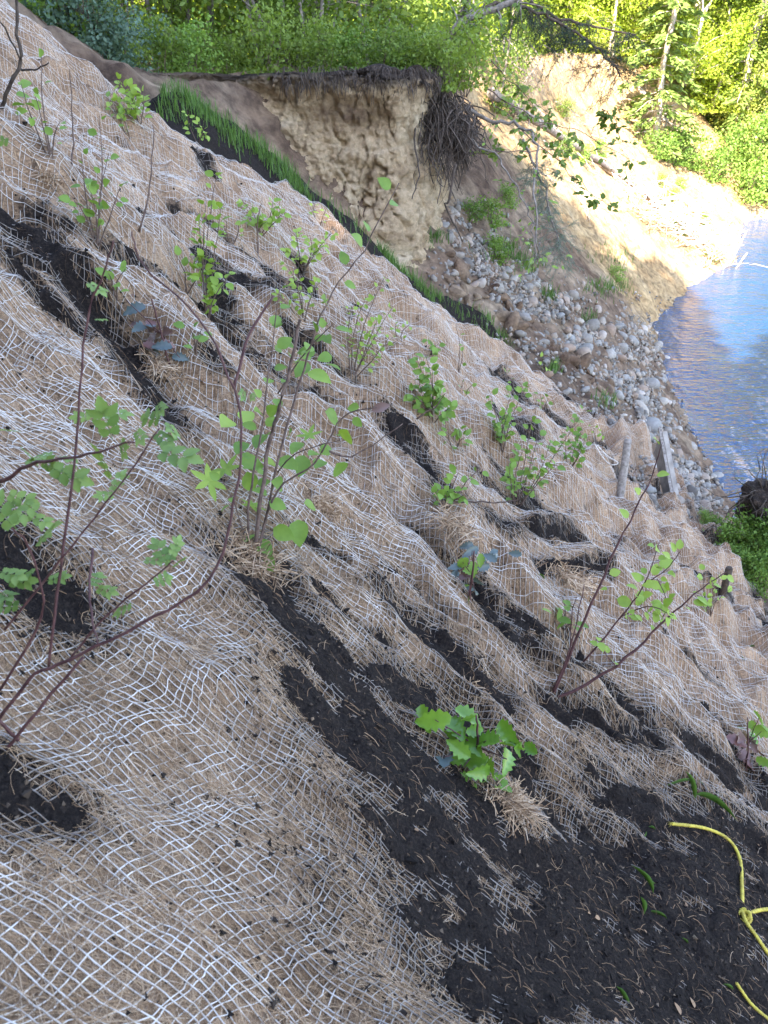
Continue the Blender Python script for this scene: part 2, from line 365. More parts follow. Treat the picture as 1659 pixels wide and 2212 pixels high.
# river
m, nt, b = newmat('river_water')
b.inputs['Base Color'].default_value = (.006, .045, .125, 1); b.inputs['Roughness'].default_value = .14; b.inputs['IOR'].default_value = 1.6; b.inputs['Specular IOR Level'].default_value = .8
w1 = noise(nt, 1.4, 3, pos(nt, (1.6, .8, 1)), .5); w2 = noise(nt, 6, 3, pos(nt, (1.0, 2.2, 1)), .6)
ad = N(nt, 'ShaderNodeMath', operation='MULTIPLY_ADD'); ad.inputs[1].default_value = .35; nt.links.new(w2, ad.inputs[0]); nt.links.new(w1, ad.inputs[2])
bump(nt, b, ad.outputs[0], .85, .26); M['water'] = m
STONE = [(0, (.11, .095, .08)), (.2, (.21, .195, .17)), (.4, (.31, .275, .23)), (.6, (.23, .23, .22)), (.75, (.38, .345, .29)), (.88, (.26, .18, .125)), (1, (.48, .44, .39))]
m, nt, b = newmat('cobble_stone'); oi = N(nt, 'ShaderNodeObjectInfo')
c = mixc(nt, .6, ramp(nt, oi.outputs['Random'], STONE), ramp(nt, noise(nt, 40, 5, pos(nt)), [(.3, (.55, .53, .5)), (.65, (1, 1, 1))]), 'MULTIPLY')
nt.links.new(c, b.inputs['Base Color']); b.inputs['Roughness'].default_value = .75; bump(nt, b, noise(nt, 90, 4, pos(nt)), .3, .004); M['cobble'] = m
M['pebble'] = tonemat('pebble_stone', STONE, .8, nscale=60)
M['bark_grey'] = simple('grey_bark', [(.3, (.10, .085, .07)), (.6, (.24, .21, .18)), (.8, (.36, .33, .3))], 25, .9, .6, .01)
M['bark_dark'] = simple('dark_bark', [(.3, (.035, .026, .02)), (.7, (.11, .085, .065))], 30, .9, .6, .01)
M['bark_red'] = simple('red_bark', [(.3, (.05, .02, .02)), (.6, (.11, .05, .045)), (.8, (.19, .12, .09))], 60, .55, .3, .002)
M['bark_twig'] = simple('brown_twig', [(.3, (.07, .045, .035)), (.7, (.20, .14, .11))], 80, .8, .4, .002)
M['bark_pale'] = simple('pale_dry_wood', [(.3, (.30, .25, .20)), (.7, (.55, .49, .42))], 30, .85, .5, .006)
M['stake'] = simple('weathered_stake', [(.3, (.14, .12, .10)), (.5, (.26, .235, .21)), (.75, (.40, .37, .34))], 60, .85, .5, .004)
M['board'] = simple('weathered_board', [(.3, (.20, .18, .16)), (.7, (.36, .33, .29))], 18, .85, .4, .004)
M['root'] = simple('root_brown', [(.3, (.035, .027, .022)), (.6, (.10, .078, .062)), (.85, (.22, .18, .15))], 40, .95, .3, .004)
M['sod'] = simple('root_sod', [(.3, (.025, .019, .015)), (.6, (.07, .052, .04)), (.8, (.15, .11, .08))], 45, .95, 1, .03)
M['rope'] = simple('yellow_rope', [(.3, (.28, .21, .04)), (.6, (.58, .47, .07))], 70, .5, .2, .001)
M['leaf_green'] = leafmat('leaf_fresh_green', (.10, .20, .035), (.25, .40, .08))
M['leaf_lime'] = leafmat('leaf_lime', (.20, .33, .05), (.36, .50, .10))
M['leaf_rose'] = leafmat('leaf_rose', (.11, .20, .05), (.26, .38, .11))
M['leaf_holly'] = leafmat('leaf_holly', (.07, .19, .02), (.21, .38, .05), .3, .25, .6)
M['leaf_blue'] = leafmat('leaf_bluegreen', (.045, .075, .075), (.12, .16, .15), .15, .3, .5)
M['leaf_redbronze'] = leafmat('leaf_bronze', (.14, .04, .03), (.20, .13, .11), .15, .3, .5)
M['leaf_thicket'] = leafmat('leaf_thicket', (.09, .16, .03), (.25, .35, .07), .45)
M['leaf_sun'] = leafmat('leaf_sunny', (.18, .30, .03), (.40, .50, .06), .5)  # green brightened, sunlight on the leaves put into their colour
M['leaf_yellow'] = leafmat('leaf_yellowgreen', (.22, .28, .05), (.38, .42, .10), .4)
M['needle_dark'] = leafmat('needle_dark', (.02, .045, .022), (.06, .10, .045), .12)
M['needle_lit'] = leafmat('needle_sunlit', (.10, .17, .04), (.22, .30, .07), .25)  # lit copy of the needle green, sunshine is part of the colour
M['needle_pale'] = leafmat('needle_grey', (.09, .14, .10), (.17, .23, .17), .2)
M['grass'] = leafmat('grass_blade', (.045, .11, .02), (.14, .26, .06), .3)
M['litter'] = leafmat('dead_leaf', (.10, .05, .03), (.36, .22, .12), .1)
M['fern'] = leafmat('fern_leaf', (.05, .10, .07), (.12, .20, .13), .25)
#END_HEAD
# ------------------------------------------------------------------ the land, the river, the cliff
def axis(*segs):
    return np.unique(np.round(np.concatenate(segs), 5))
gx = axis(-np.geomspace(4, 500, 26), np.arange(-4, 10, .06), np.geomspace(10, 500, 26))
gy = axis(-np.geomspace(2, 400, 20), np.arange(-2, 4.4, .2), np.arange(4.4, 21, .065), np.geomspace(21, 700, 34))
X, Y = np.meshgrid(gx, gy, indexing='ij')
Z = land(X, Y)
under = sstep(.10, .30, mat_edge(X)-Y)*sstep(2.5, 2.3, X)
under = np.maximum(under, sstep(-.75, -.6, mat_edge(X)-Y)*sstep(1.2, 1.0, X)*(Y > 3)*(Y < 7)*.55*sstep(.03, -.12, polydist(X, Y, PROM)))
Z = Z-.22*under+np.where((Y > 5) & (Y < 20), .09*fbm(X*2.6, Y*2.6, 5)+.06*fbm(X*8, Y*8, 3)-.03*np.abs(pn(X*5, Y*5+3)), 0)
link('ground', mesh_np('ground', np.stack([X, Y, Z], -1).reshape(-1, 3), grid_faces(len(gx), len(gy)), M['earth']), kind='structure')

wx = np.linspace(2, 60, 30); wy = np.concatenate([np.linspace(-60, 24, 40)])
X, Y = np.meshgrid(wx, wy, indexing='ij')
link('river', mesh_np('river', np.stack([X, Y, np.full(X.shape, RIVER)], -1).reshape(-1, 3), grid_faces(30, 40), M['water']), kind='structure')

# cliff face: curtain round the undercut promontory
def resample(pts, n):
    pts = np.array(pts, float); d = np.r_[0, np.cumsum(np.hypot(*np.diff(pts, axis=0).T))]
    u = np.linspace(0, d[-1], n); return np.stack([np.interp(u, d, pts[:, 0]), np.interp(u, d, pts[:, 1])], 1), u
cp, cu = resample(PROM[:12], 560)
for _ in range(24): cp[1:-1] = (cp[:-2]+2*cp[1:-1]+cp[2:])/4
tan = np.gradient(cp, axis=0); tan /= np.hypot(tan[:, 0], tan[:, 1])[:, None]
outw = np.stack([tan[:, 1], -tan[:, 0]], 1)
zt = plateau(cp[:, 0], cp[:, 1])+.02; zb = np.minimum(slope(cp[:, 0]+outw[:, 0]*.15, cp[:, 1]+outw[:, 1]*.15)-.25, zt-.08)
nr = 100; w = np.linspace(0, 1, nr)[None, :]
Zc = zb[:, None]+(zt-zb)[:, None]*w
hgt = (zt-zb)[:, None]; U = cu[:, None]+0*w
off = .22*(1-w)**2.2*np.clip(hgt, 0, 1.2)+.07*sstep(.8, 1, w)*sstep(.25, .9, hgt)-.05*np.exp(-((w-.72)/.12)**2)
n1 = fbm(U*1.5, Zc*1.7, 5); n2 = fbm(U*6+4, Zc*8, 4); n3 = fbm(U*17, Zc*14+5, 3)
blk = np.floor((n2+.25*n3)*5)/5; lay = Zc*6.5+.9*n1+.15*n3; saw = (lay-np.floor(lay))
crack = -np.exp(-((pn(U*3.2+.3*n2, Zc*.8+3)/.05)**2))*.06-np.exp(-((pn(U*6+9+.3*n2, Zc*2.4)/.05)**2))*.03
disp = .09*n1+.032*blk+.022*(saw-.5)+.026*n3+crack+.02*fbm(U*45, Zc*45, 2)
off = off+disp*sstep(0, .4, hgt)-.09*sstep(.965, 1, w)
Xc = cp[:, 0:1]+outw[:, 0:1]*off; Yc = cp[:, 1:2]+outw[:, 1:2]*off
V = np.stack([Xc, Yc, Zc+.012*n2], -1)
back = V[:, -1, :].copy(); back[:, 0] -= outw[:, 0]*.45; back[:, 1] -= outw[:, 1]*.45; back[:, 2] = plateau(back[:, 0], back[:, 1])+.012
V = np.concatenate([V, back[:, None, :]], 1)
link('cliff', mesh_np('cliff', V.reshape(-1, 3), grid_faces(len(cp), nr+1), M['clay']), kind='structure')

# sod overhang with roots along the lip
i0, i1 = 166, 387
lp = V[i0:i1, -2, :]; ln = outw[i0:i1]; k = 16; rings = []
for j in range(k):
    a = 2*math.pi*j/k; nn = fbm(np.arange(len(lp))*.033+j*.7, np.full(len(lp), j*.35), 3)
    rr = .05*(1+1.8*nn)*np.clip(np.minimum(np.arange(len(lp))/90., (len(lp)-np.arange(len(lp)))/18.), .15, 1); fx = math.cos(a)*rr*1.5+.02; rings.append(np.stack([lp[:, 0]+ln[:, 0]*fx, lp[:, 1]+ln[:, 1]*fx, lp[:, 2]-.02+math.sin(a)*rr*1.1+.05*pn(np.arange(len(lp))*.045, np.full(len(lp), 2.2))], -1))
R = np.stack(rings+[rings[0]], 1)
sod = empty('sod_overhang', tuple(lp[60]), label='dark mat of sod and roots overhanging the lip of the clay cliff', cat='sod')
link('sod', mesh_np('sod', R.reshape(-1, 3)-lp[60], grid_faces(len(lp), k+1), M['sod']), sod)
mb = MB()
for q in range(900):
    i = random.randrange(len(lp)); corner = max(0, 1-abs(i-163)/51.)
    p = Vector(lp[i])+Vector((ln[i][0], ln[i][1], 0))*random.uniform(.03, .13)+Vector((0, 0, random.uniform(-.08, .05)))
    L = random.uniform(.05, .16)+corner*random.uniform(0, .65)
    pts = [p]; d = Vector((ln[i][0]*.5+random.gauss(0, .5), ln[i][1]*.5+random.gauss(0, .4), random.uniform(-.8, .1)))
    for s_ in range(6):
        d = d*.75+Vector((random.gauss(0, .25), random.gauss(0, .2), -.45)); pts.append(pts[-1]+d.normalized()*L/6)
    r = random.uniform(.0015, .005)*(1+corner*.5)
    mb.tube(pts, np.linspace(r, r*.35, 7), 4)
link('root', mb.mesh('root', M['root'], origin=tuple(lp[60])), sod, kind='stuff')
# hanging root mass at the corner
rm = empty('root_mass', P(960, 230, 6.25), label='tangle of dark roots hanging from the corner of the clay cliff', cat='roots')
mb = MB(); o0 = rm.location.copy()
for q in range(330):
    px = random.uniform(875, 1020); top = 175+max(0, px-905)*.55+random.uniform(-15, 40)
    L = random.triangular(50, 240, 150) if px < 975 else random.triangular(40, 150, 90)
    t = random.uniform(6.1, 6.75); n = 7; x = px; pts = []
    for j in range(n):
        x += random.gauss(0, 11); pts.append(P(x, top+L*j/(n-1)+random.gauss(0, 5), t+random.gauss(0, .02)))
    r = random.choice([.002, .003, .003, .004, .006, .009]); mb.tube(smooth_pts(pts, 2), np.linspace(r, r*.4, 2*(n-1)+1), 4)
for q in range(90):                             # the splayed bundle on its outer side
    c = P(975, 290, 6.3); d = Vector((random.uniform(-.2, 1), random.uniform(-.8, .3), random.uniform(-1, .45))).normalized()
    pts = [c+d*.04*j*random.uniform(.9, 1.1)+Vector((0, 0, -.006*j*j)) for j in range(6)]
    mb.tube(pts, np.linspace(.006, .0015, 6), 4)
link('root', mb.mesh('root', M['root'], origin=tuple(o0)), rm, kind='stuff')
mb = MB()
for pts, t, r in [([(985, 355), (970, 430), (962, 445), (985, 490), (1000, 522)], 6.2, .012), ([(935, 270), (925, 330), (950, 390), (945, 440)], 6.15, .009), ([(905, 215), (895, 300), (905, 380), (890, 430)], 6.1, .010)]:
    pp = smooth_pts([P(a, b_, t) for a, b_ in pts], 4, .004); mb.tube(pp, np.linspace(r, r*.4, len(pp)), 6)
link('thick_root', mb.mesh('thick_root', M['bark_dark'], origin=tuple(o0)), rm)

# ------------------------------------------------------------------ erosion blanket: felt, net and loose fibres
mat_root = empty('erosion_blanket', (0, 1.5, -1.2), label='tan coir erosion blanket with white netting draped in folds down the bank', cat='blanket')
MO = np.array(mat_root.location)
us = np.arange(-2.75, 2.46, .0155); nv = 430
Ue = np.minimum(mat_edge(us), 6.3); vv = np.linspace(0, 1, nv)
X = us[:, None]+0*vv; Y = -1.1+(Ue+1.1)[:, None]*vv[None, :]
Xw = X+np.where(X > 2.0, (X-2.0)/.45, 0)*.10*pn(Y*2.2, X*0+2)
Z = matz(Xw, Y)
lip = sstep(2.33, 2.46, X); Z = Z-.22*lip
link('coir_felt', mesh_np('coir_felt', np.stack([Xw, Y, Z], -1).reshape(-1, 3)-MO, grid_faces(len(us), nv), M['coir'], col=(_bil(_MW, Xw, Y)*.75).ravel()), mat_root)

CELL = .0155
def in_view(x, y): return (x > -1.0-.32*np.maximum(y, 0)) & (x < 1.25+.42*np.maximum(y, 0)) & (y > -.25)
LINE_OFF = rng.normal(0, .0026, 2000)
def net_lines(along, step, y0, y1):
    fixed = np.arange(-3.2, 3.4, CELL) if along == 'y' else np.arange(-2.0, 7.0, CELL)
    run = np.arange(-.3, 6.1, step) if along == 'y' else np.arange(-2.7, 2.46, step)
    A, B = np.meshgrid(fixed, run, indexing='ij')
    A = A+LINE_OFF[:len(fixed), None]+.010*pn(A/.06, B/.5+7)
    if along == 'y': y = B; x = A-.12*(y-2.8)**2+.37
    else: x = B; y = 2.8+(A-2.8)*np.exp(.2*x)
    wx = .030*pn(x/.45+3, y/.4)+.020*pn(x/.12, y/.14+8); wy = .030*pn(x/.4-6, y/.45)+.018*pn(x/.16+4, y/.12)
    if along == 'y': wx = wx+.0075*pn(y/.026, x/.033*1.7)*(.4+1.2*np.clip(pn(x/.2+9, y/.2)+.4, 0, 1))
    else: wy = wy+.0022*pn(x/.03, y/.033*1.7+50)
    x = x+wx; y = y+wy
    z = surf_fast(x, y)+.0054+.006*pn(x/.06+20, y/.06)+.0025*pn(x/.012, y/.012)+(.0015 if along == 'x' else 0)
    zs, m2 = soilz(x, y); z = np.maximum(z, np.where(m2 > .1, zs-.0095+.011*pn(x/.12+60, y/.08), -9))
    ok = in_view(x, y) & (y < mat_edge(x)-.01) & (x < 2.44) & (x > -2.7)
    hole = pn(x/.22+31, y/.2) > .85                                   # a few torn places
    ok &= ~hole
    ok &= (y > y0) & (y < y1)
    return x, y, z, ok
V = []; F = []; TN = []; n0 = 0
for along, step, y0, y1 in (('x', .0115, -1, 1.9), ('y', .0105, -1, 1.9), ('x', .026, 1.87, 9), ('y', .021, 1.88, 9)):
    x, y, z, ok = net_lines(along, step, y0, y1)
    r = np.clip(.00124-.00007*y, .0009, .0013)*(1.1 if along == 'x' else .95)*(1+.3*pn(x/.02, y/.02))
    ring = []
    for a in (90, 210, 330):
        c, s_ = math.cos(math.radians(a)), math.sin(math.radians(a))
        ring.append(np.stack([x+(c*r if along == 'y' else 0), y+(c*r if along == 'x' else 0), z+s_*r], -1))
    W = np.stack(ring, 2)                                             # lines, points, 3, xyz
    nl, npnt = x.shape; idx = np.arange(nl*npnt*3).reshape(nl, npnt, 3)
    seg = ok[:, :-1] & ok[:, 1:]
    f = []
    for j in range(3):
        q = np.stack([idx[:, :-1, j], idx[:, 1:, j], idx[:, 1:, (j+1) % 3], idx[:, :-1, (j+1) % 3]], -1)
        f.append(q[seg])
    f = np.concatenate(f); W = W.reshape(-1, 3)
    used = np.zeros(len(W), bool); used[f.ravel()] = True; mp = np.cumsum(used)-1
    TN.append((sstep(.25, .9, _bil(_MW, W[used][:, 0], W[used][:, 1])+.3*pn(W[used][:, 0]/.05, W[used][:, 1]/.05))*.8)); V.append(W[used]); F.append(mp[f]+n0); n0 += int(used.sum())
link('net', mesh_np('net', np.concatenate(V)-MO, np.concatenate(F), M['net'], col=np.concatenate(TN)), mat_root, kind='stuff')

def ribbons(x, y, z, L, width, arch, curl, tone, segs=4, lift=None):
    n = len(x); th = rng.uniform(0, 2*np.pi, n); k = rng.normal(0, curl, n)
    px, py = x.copy(), y.copy(); P_ = []; h0 = None
    for i in range(segs+1):
        t = i/segs; hz = surf_fast(px, py)
        zz = hz+z+arch*4*t*(1-t)*rng.uniform(.3, 1, n)
        P_.append(np.stack([px, py, zz], -1)); a = th+k*i
        px = px+np.cos(a)*L/segs; py = py+np.sin(a)*L/segs
    P_ = np.stack(P_, 1); d = np.gradient(P_, axis=1)
    side = np.cross(d, np.array([0, 0, 1.0])+rng.normal(0, .4, (n, 1, 3))); side /= np.linalg.norm(side, axis=-1, keepdims=True)+1e-9
    wv = (width if np.ndim(width) else np.full(n, width))[:, None, None]*.5
    Vv = np.stack([P_-side*wv, P_+side*wv], 2).reshape(-1, 3)
    base = (np.arange(n)*(segs+1)*2)[:, None]+(np.arange(segs)*2)[None, :]
    Ff = np.stack([base, base+1, base+3, base+2], -1).reshape(-1, 4)
    return Vv, Ff, np.repeat(tone, (segs+1)*2)
n = 260000
r_ = np.sqrt(rng.uniform(0, 1, n))*3.4*rng.uniform(.25, 1, n); a_ = rng.uniform(-.15, math.pi+.15, n)
fx = r_*np.cos(a_)*.75+.1; fy = .35+r_*np.sin(a_)*1.05
ok = in_view(fx, fy) & (fy < mat_edge(fx)-.1) & (fx < 2.3); mk = _bil(_MK, fx, fy); ok &= (mk < .25) | (rng.uniform(0, 1, n) < .25)
dens = 1 - .5*sstep(.2, .6, pn(fx/.3, fy/.3+5))
ok &= rng.uniform(0, 1, n) < dens
fx, fy = fx[ok][:120000], fy[ok][:120000]; n = len(fx)
dist = np.hypot(np.hypot(fx, fy), 1.0)
tone = np.clip(rng.beta(2, 2, n)+.12*pn(fx/.2, fy/.2), 0, 1)
Vv, Ff, tn = ribbons(fx, fy, .001+rng.uniform(0, .004, n), rng.uniform(.02, .075, n), np.clip(.00042*dist, .0005, .0016)*rng.uniform(.7, 1.3, n), .0055, .5, tone, 2)
link('loose_fibre', mesh_np('loose_fibre', Vv-MO, Ff, M['fibre'], col=tn), mat_root, kind='stuff')

# ------------------------------------------------------------------ dark topsoil on the blanket, and the strip past its edge
h = .0095
sx = np.arange(-2.2, 2.4, h); sy = np.arange(.1, 5.6, h)
X, Y = np.meshgrid(sx, sy, indexing='ij'); m_ = _bil(_MK, X, Y); Zs, m2 = soilz(X, Y)
keep = (m2 > .05) & (m_ > .02) & (Y < mat_edge(X)-.04)
F = grid_faces(len(sx), len(sy)); F = F[keep.ravel()[F].all(1)]
used = np.zeros(X.size, bool); used[F.ravel()] = True; mp = np.cumsum(used)-1
V = np.stack([X, Y, Zs], -1).reshape(-1, 3)[used]
so = link('topsoil', mesh_np('topsoil', V, mp[F], M['soil']), label='black topsoil spilled in streaks and a wide patch over the netting', cat='soil', kind='stuff')
tu = np.linspace(-1.62, 1.3, 300); tv = np.linspace(-.12, .62, 60)
X = tu[:, None]+0*tv; Y = mat_edge(tu)[:, None]+tv[None, :]
SB = land(X, Y)
Zt = SB-.04+.16*sstep(0, .55, tv)[None, :]-.10*sstep(.55, .62, tv)[None, :]+.05*fbm(X/.3, Y/.2, 4)+.012*fbm(X/.04, Y/.04, 3)-.4*sstep(-1.15, -1.62, X)-.06*sstep(.0, .5, X)-.3*sstep(.7, 1.3, X+.25*pn(Y*4, X))
link('topsoil_strip', mesh_np('topsoil_strip', np.stack([X, Y, Zt], -1).reshape(-1, 3), grid_faces(300, 60), M['soil']),
     label='strip of black grassy soil between the blanket edge and the clay cliff', cat='soil', kind='stuff')
def strip_z(x, y): return land(x, y)-.04+.16*sstep(0, .55, y-mat_edge(x))-.10*sstep(.55, .62, y-mat_edge(x))-.06*sstep(.0, .5, x)-.3*sstep(.7, 1.3, x)+.05*fbm(x/.3, y/.2, 4)

# crumbs of soil
TET = np.array([(1, 0, -.4), (-.5, .87, -.4), (-.5, -.87, -.4), (0, 0, .9), (.3, .4, .3)]); TF = np.array([(0, 1, 4), (1, 3, 4), (3, 0, 4), (1, 2, 3), (2, 0, 3), (0, 2, 1)])
def crumbs(x, y, z, s, tone):
    n = len(x); Q = rng.normal(0, 1, (n, 3, 3)); Q = np.linalg.qr(Q)[0]
    V = np.einsum('nij,kj->nki', Q, TET)*s[:, None, None]*rng.uniform(.6, 1.3, (n, 1, 3))+np.stack([x, y, z], -1)[:, None, :]
    return V.reshape(-1, 3), (TF[None]+np.arange(n)[:, None, None]*5).reshape(-1, 3), np.repeat(tone, 5)
n = 700000; cx = rng.uniform(-1.8, 2.3, n); cy = rng.uniform(.2, 4.8, n); mk = _bil(_MK, cx, cy)
ok = in_view(cx, cy) & (rng.uniform(0, 1, n) < np.clip(mk*.3-.05+.6*_bil(_MW, cx, cy)*(mk < .6), 0.03, 1)) & (rng.uniform(0, 1, n) < np.clip(1.6/np.hypot(cx, cy+.5), .15, 1))
cx, cy = cx[ok][:42000], cy[ok][:42000]; cz, _ = soilz(cx, cy); cz = np.maximum(cz, surf_fast(cx, cy)+.003)
V, F, tn = crumbs(cx, cy, cz+.001, rng.gamma(1.5, .0012, len(cx))+.0011, rng.beta(1.2, 2, len(cx)))
link('soil_crumb', mesh_np('soil_crumb', V, F, M['crumb'], smooth=False, col=tn), so, kind='stuff')
# straw and fibre scattered in the soil
n = 90000; fx = rng.uniform(-1.3, 1.9, n); fy = rng.uniform(.3, 3.2, n); mk = _bil(_MK, fx, fy)
ok = in_view(fx, fy) & (mk > .3) & (rng.uniform(0, 1, n) < .5); fx, fy = fx[ok][:3800], fy[ok][:3800]; n = len(fx)
sz, _ = soilz(fx, fy)
Vv, Ff, tn = ribbons(fx, fy, sz-surf_fast(fx, fy)+.002, rng.uniform(.008, .04, n), rng.uniform(.0005, .0012, n), .006, .35, np.clip(rng.beta(1.1, 3.2, n), 0, 1), 3)
link('fibre_scrap', mesh_np('fibre_scrap', Vv, Ff, M['fibre'], col=tn), so, kind='stuff')

# ------------------------------------------------------------------ gravel: cobbles on the slope and along the water
from mathutils import noise as mnoise
def stone_mesh(seed, sub):
    import bmesh
    bm = bmesh.new(); bmesh.ops.create_icosphere(bm, subdivisions=sub, radius=1); r = random.Random(seed)
    o = Vector((r.uniform(-9, 9), r.uniform(-9, 9), r.uniform(-9, 9))); sc = Vector((r.uniform(.95, 1.35), r.uniform(.75, 1), r.uniform(.5, .75)))
    for v in bm.verts:
        d = 1+.22*mnoise.noise(v.co*1.1+o)+.08*mnoise.noise(v.co*2.6+o); v.co = Vector((v.co.x*sc.x, v.co.y*sc.y, v.co.z*sc.z))*d
    me = bpy.data.meshes.new('stone'); bm.to_mesh(me); bm.free()
    me.polygons.foreach_set('use_smooth', np.full(len(me.polygons), True)); me.materials.append(M['cobble']); return me
gravel = empty('gravel_bank', (2.2, 8, -2.4), kind='structure', label='bank of grey and white river cobbles down to the water')
SM = [stone_mesh(i, 2) for i in range(9)]
GP = np.array([(945, 455), (1010, 480), (1080, 545), (1190, 620), (1290, 690), (1400, 700), (1455, 715), (1440, 790), (1430, 900), (1470, 970), (1570, 1085), (1500, 1105), (1430, 1010), (1400, 930), (1370, 880), (1300, 830), (1240, 770), (1150, 700), (1060, 620), (985, 560)], float)
def in_poly(px, py): return polydist(np.array([px]), np.array([py]), GP)[0]
def scatter(n, x0, x1, y0, y1, far, thin, cut):
    px = rng.uniform(x0, x1, n); py = rng.uniform(y0, y1, n); d = polydist(px, py, GP)
    ok = (d > 0) | ((d > -far) & (rng.uniform(0, 1, n) < thin))
    ok &= ~((fbm(px/90, py/60, 2) < cut) & (rng.uniform(0, 1, n) < .82) & (py < 800))
    return px[ok], py[ok]
px, py = scatter(5000, 930, 1580, 440, 1110, 25, .3, -.16); px, py = px[:2200], py[:2200]; pts = on_land_many(px, py)
cand = [(random.lognormvariate(math.log(.026), .45)*(1.1 if b_ > 700 else 1), Vector(p)) for b_, p in zip(py, pts)]
cand.sort(key=lambda c: -c[0])
placed = []
for r, p in cand:
    if len(placed) >= 300: break
    if all((p-q).length > (r+r2)*.85 for r2, q in placed): placed.append((r, p))
for i, (r, p) in enumerate(placed):
    o = link('cobble', SM[i % 9], gravel, p-gravel.location+Vector((0, 0, -r*.05)))
    o.scale = (r, r, r); o.rotation_euler = (random.gauss(0, .3), .5+random.gauss(0, .3), random.uniform(0, 6.28))
icv = np.array([v.co for v in stone_mesh(77, 1).vertices]); icf = np.array([p.vertices for p in bpy.data.meshes['stone.009'].polygons])
Vs, Fs, Ts = [], [], []; n0 = 0; cnt = 0
px, py = scatter(30000, 920, 1590, 430, 1120, 70, .22, -.10); px, py = px[:9000], py[:9000]; pts = on_land_many(px, py)
for p in pts:
    r = random.lognormvariate(math.log(.015), .4); q = np.linalg.qr(rng.normal(0, 1, (3, 3)))[0]
    Vs.append(icv@q.T*r*rng.uniform(.7, 1.2, 3)+p+np.array([0, 0, r*.2])); Fs.append(icf+n0); n0 += len(icv); Ts.append(np.full(len(icv), random.random()))
link('pebble', mesh_np('pebble', np.concatenate(Vs)-np.array(gravel.location), np.concatenate(Fs), M['pebble'], col=np.concatenate(Ts)), gravel, kind='stuff')
# clods of brown earth below the cliff and along the cut bank
cm = []
for i in range(3): me = stone_mesh(100+i, 2); me.materials[0] = M['earth']; cm.append(me)
EP = np.array([(620, 380), (760, 480), (900, 580), (1010, 640), (1180, 740), (1300, 840), (1340, 860), (1260, 800), (1120, 690), (1000, 560), (880, 540), (720, 420), (560, 280), (420, 210), (480, 270)], float)
px = rng.uniform(420, 1340, 2500); py = rng.uniform(200, 860, 2500); ok = (polydist(px, py, EP) > -14) & (px > 960); pts = on_land_many(px[ok][:150], py[ok][:150], 4.9)
for i, p in enumerate(pts):
    r = random.lognormvariate(math.log(.03), .5); o = link('clod', cm[i % 3], gravel, Vector(p)-gravel.location); o.scale = (r*1.2, r, r); o.rotation_euler = (random.uniform(0, 6), random.uniform(0, 6), 0)
# ------------------------------------------------------------------ leaves
def leaf_mesh(kind, mat, name='leaf'):
    mb = MB()
    def blade(L, W, n, tooth, org=(0, 0, 0), ang=0, fold=.25, curl=.18, shape=.8):
        V = []; ca, sa = math.cos(ang), math.sin(ang)
        for i in range(n+1):
            t = i/n; w_ = W*math.sin(math.pi*min(1, t**shape))**.8 if 0 < t < 1 else .004*L
            if tooth and 0 < i < n: w_ *= (1+tooth if i % 2 else 1-tooth)
            zc = -curl*L*t*t
            for s_ in (-1, 0, 1):
                x = L*t+(.05*L*abs(s_) if tooth else 0); y = s_*w_; z = zc+abs(s_)*w_*fold
                V.append((org[0]+x*ca-y*sa, org[1]+x*sa+y*ca, org[2]+z))
        F = [(i*3+s_, (i+1)*3+s_, (i+1)*3+s_+1, i*3+s_+1) for i in range(n) for s_ in (0, 1)]
        mb.add(V, F)
    if kind == 'round': blade(1, .36, 6, 0)
    elif kind == 'oval': blade(1, .26, 6, 0, shape=.9)
    elif kind == 'holly': blade(1, .27, 10, .22, fold=.45, curl=.2)
    elif kind == 'rose':
        mb.tube([(0, 0, 0), (.5, 0, .02), (1, 0, -.05)], [.012, .01, .006], 4)
        blade(.48, .15, 8, .12, (.78, 0, -.02), 0)
        for x, L in ((.72, .44), (.42, .38), (.18, .28)):
            for s_ in (-1, 1): blade(L, .13, 8, .12, (x, 0, 0), s_*random.uniform(.8, 1.05))
    elif kind == 'whorl':
        for i in range(6): blade(random.uniform(.5, .9), .12, 5, 0, (0, 0, 0), i*1.05+random.uniform(-.2, .2), fold=.2, curl=-.1)
    elif kind == 'pine':
        for i in range(14):
            a = i*.45; x = i*.06; c_, s_ = math.cos(a), math.sin(a); mb.add([(x-.016, 0, 0), (x+.016, 0, 0), (x+.256, c_*.22, s_*.22), (x+.244, c_*.22, s_*.22)], [(0, 1, 2, 3)])
        mb.tube([(0, 0, 0), (.9, 0, 0)], [.02, .01], 3)
    me = mb.mesh(name, mat); return me
_lm = {}
def LM(kind, mat):
    if (kind, mat) not in _lm: _lm[(kind, mat)] = [leaf_mesh(kind, M[mat]) for _ in range(3)]
    return random.choice(_lm[(kind, mat)])
def orient(d, up):
    d = d.normalized(); y = up.cross(d); y = y.normalized() if y.length > 1e-3 else d.orthogonal().normalized(); z = d.cross(y)
    return Matrix((d, y, z)).transposed().to_4x4()
def place_leaf(parent, p, d, up, size, me, org=None):
    o = bpy.data.objects.new('leaf', me); COL.objects.link(o); o.parent = parent
    o.matrix_basis = Matrix.Translation(p-(parent.location if org is None else org))@orient(d, up)@Matrix.Scale(size, 4); return o
def rnd_up(s=.5): return Vector((random.gauss(.1, s), random.gauss(-.6, s), 1)).normalized()

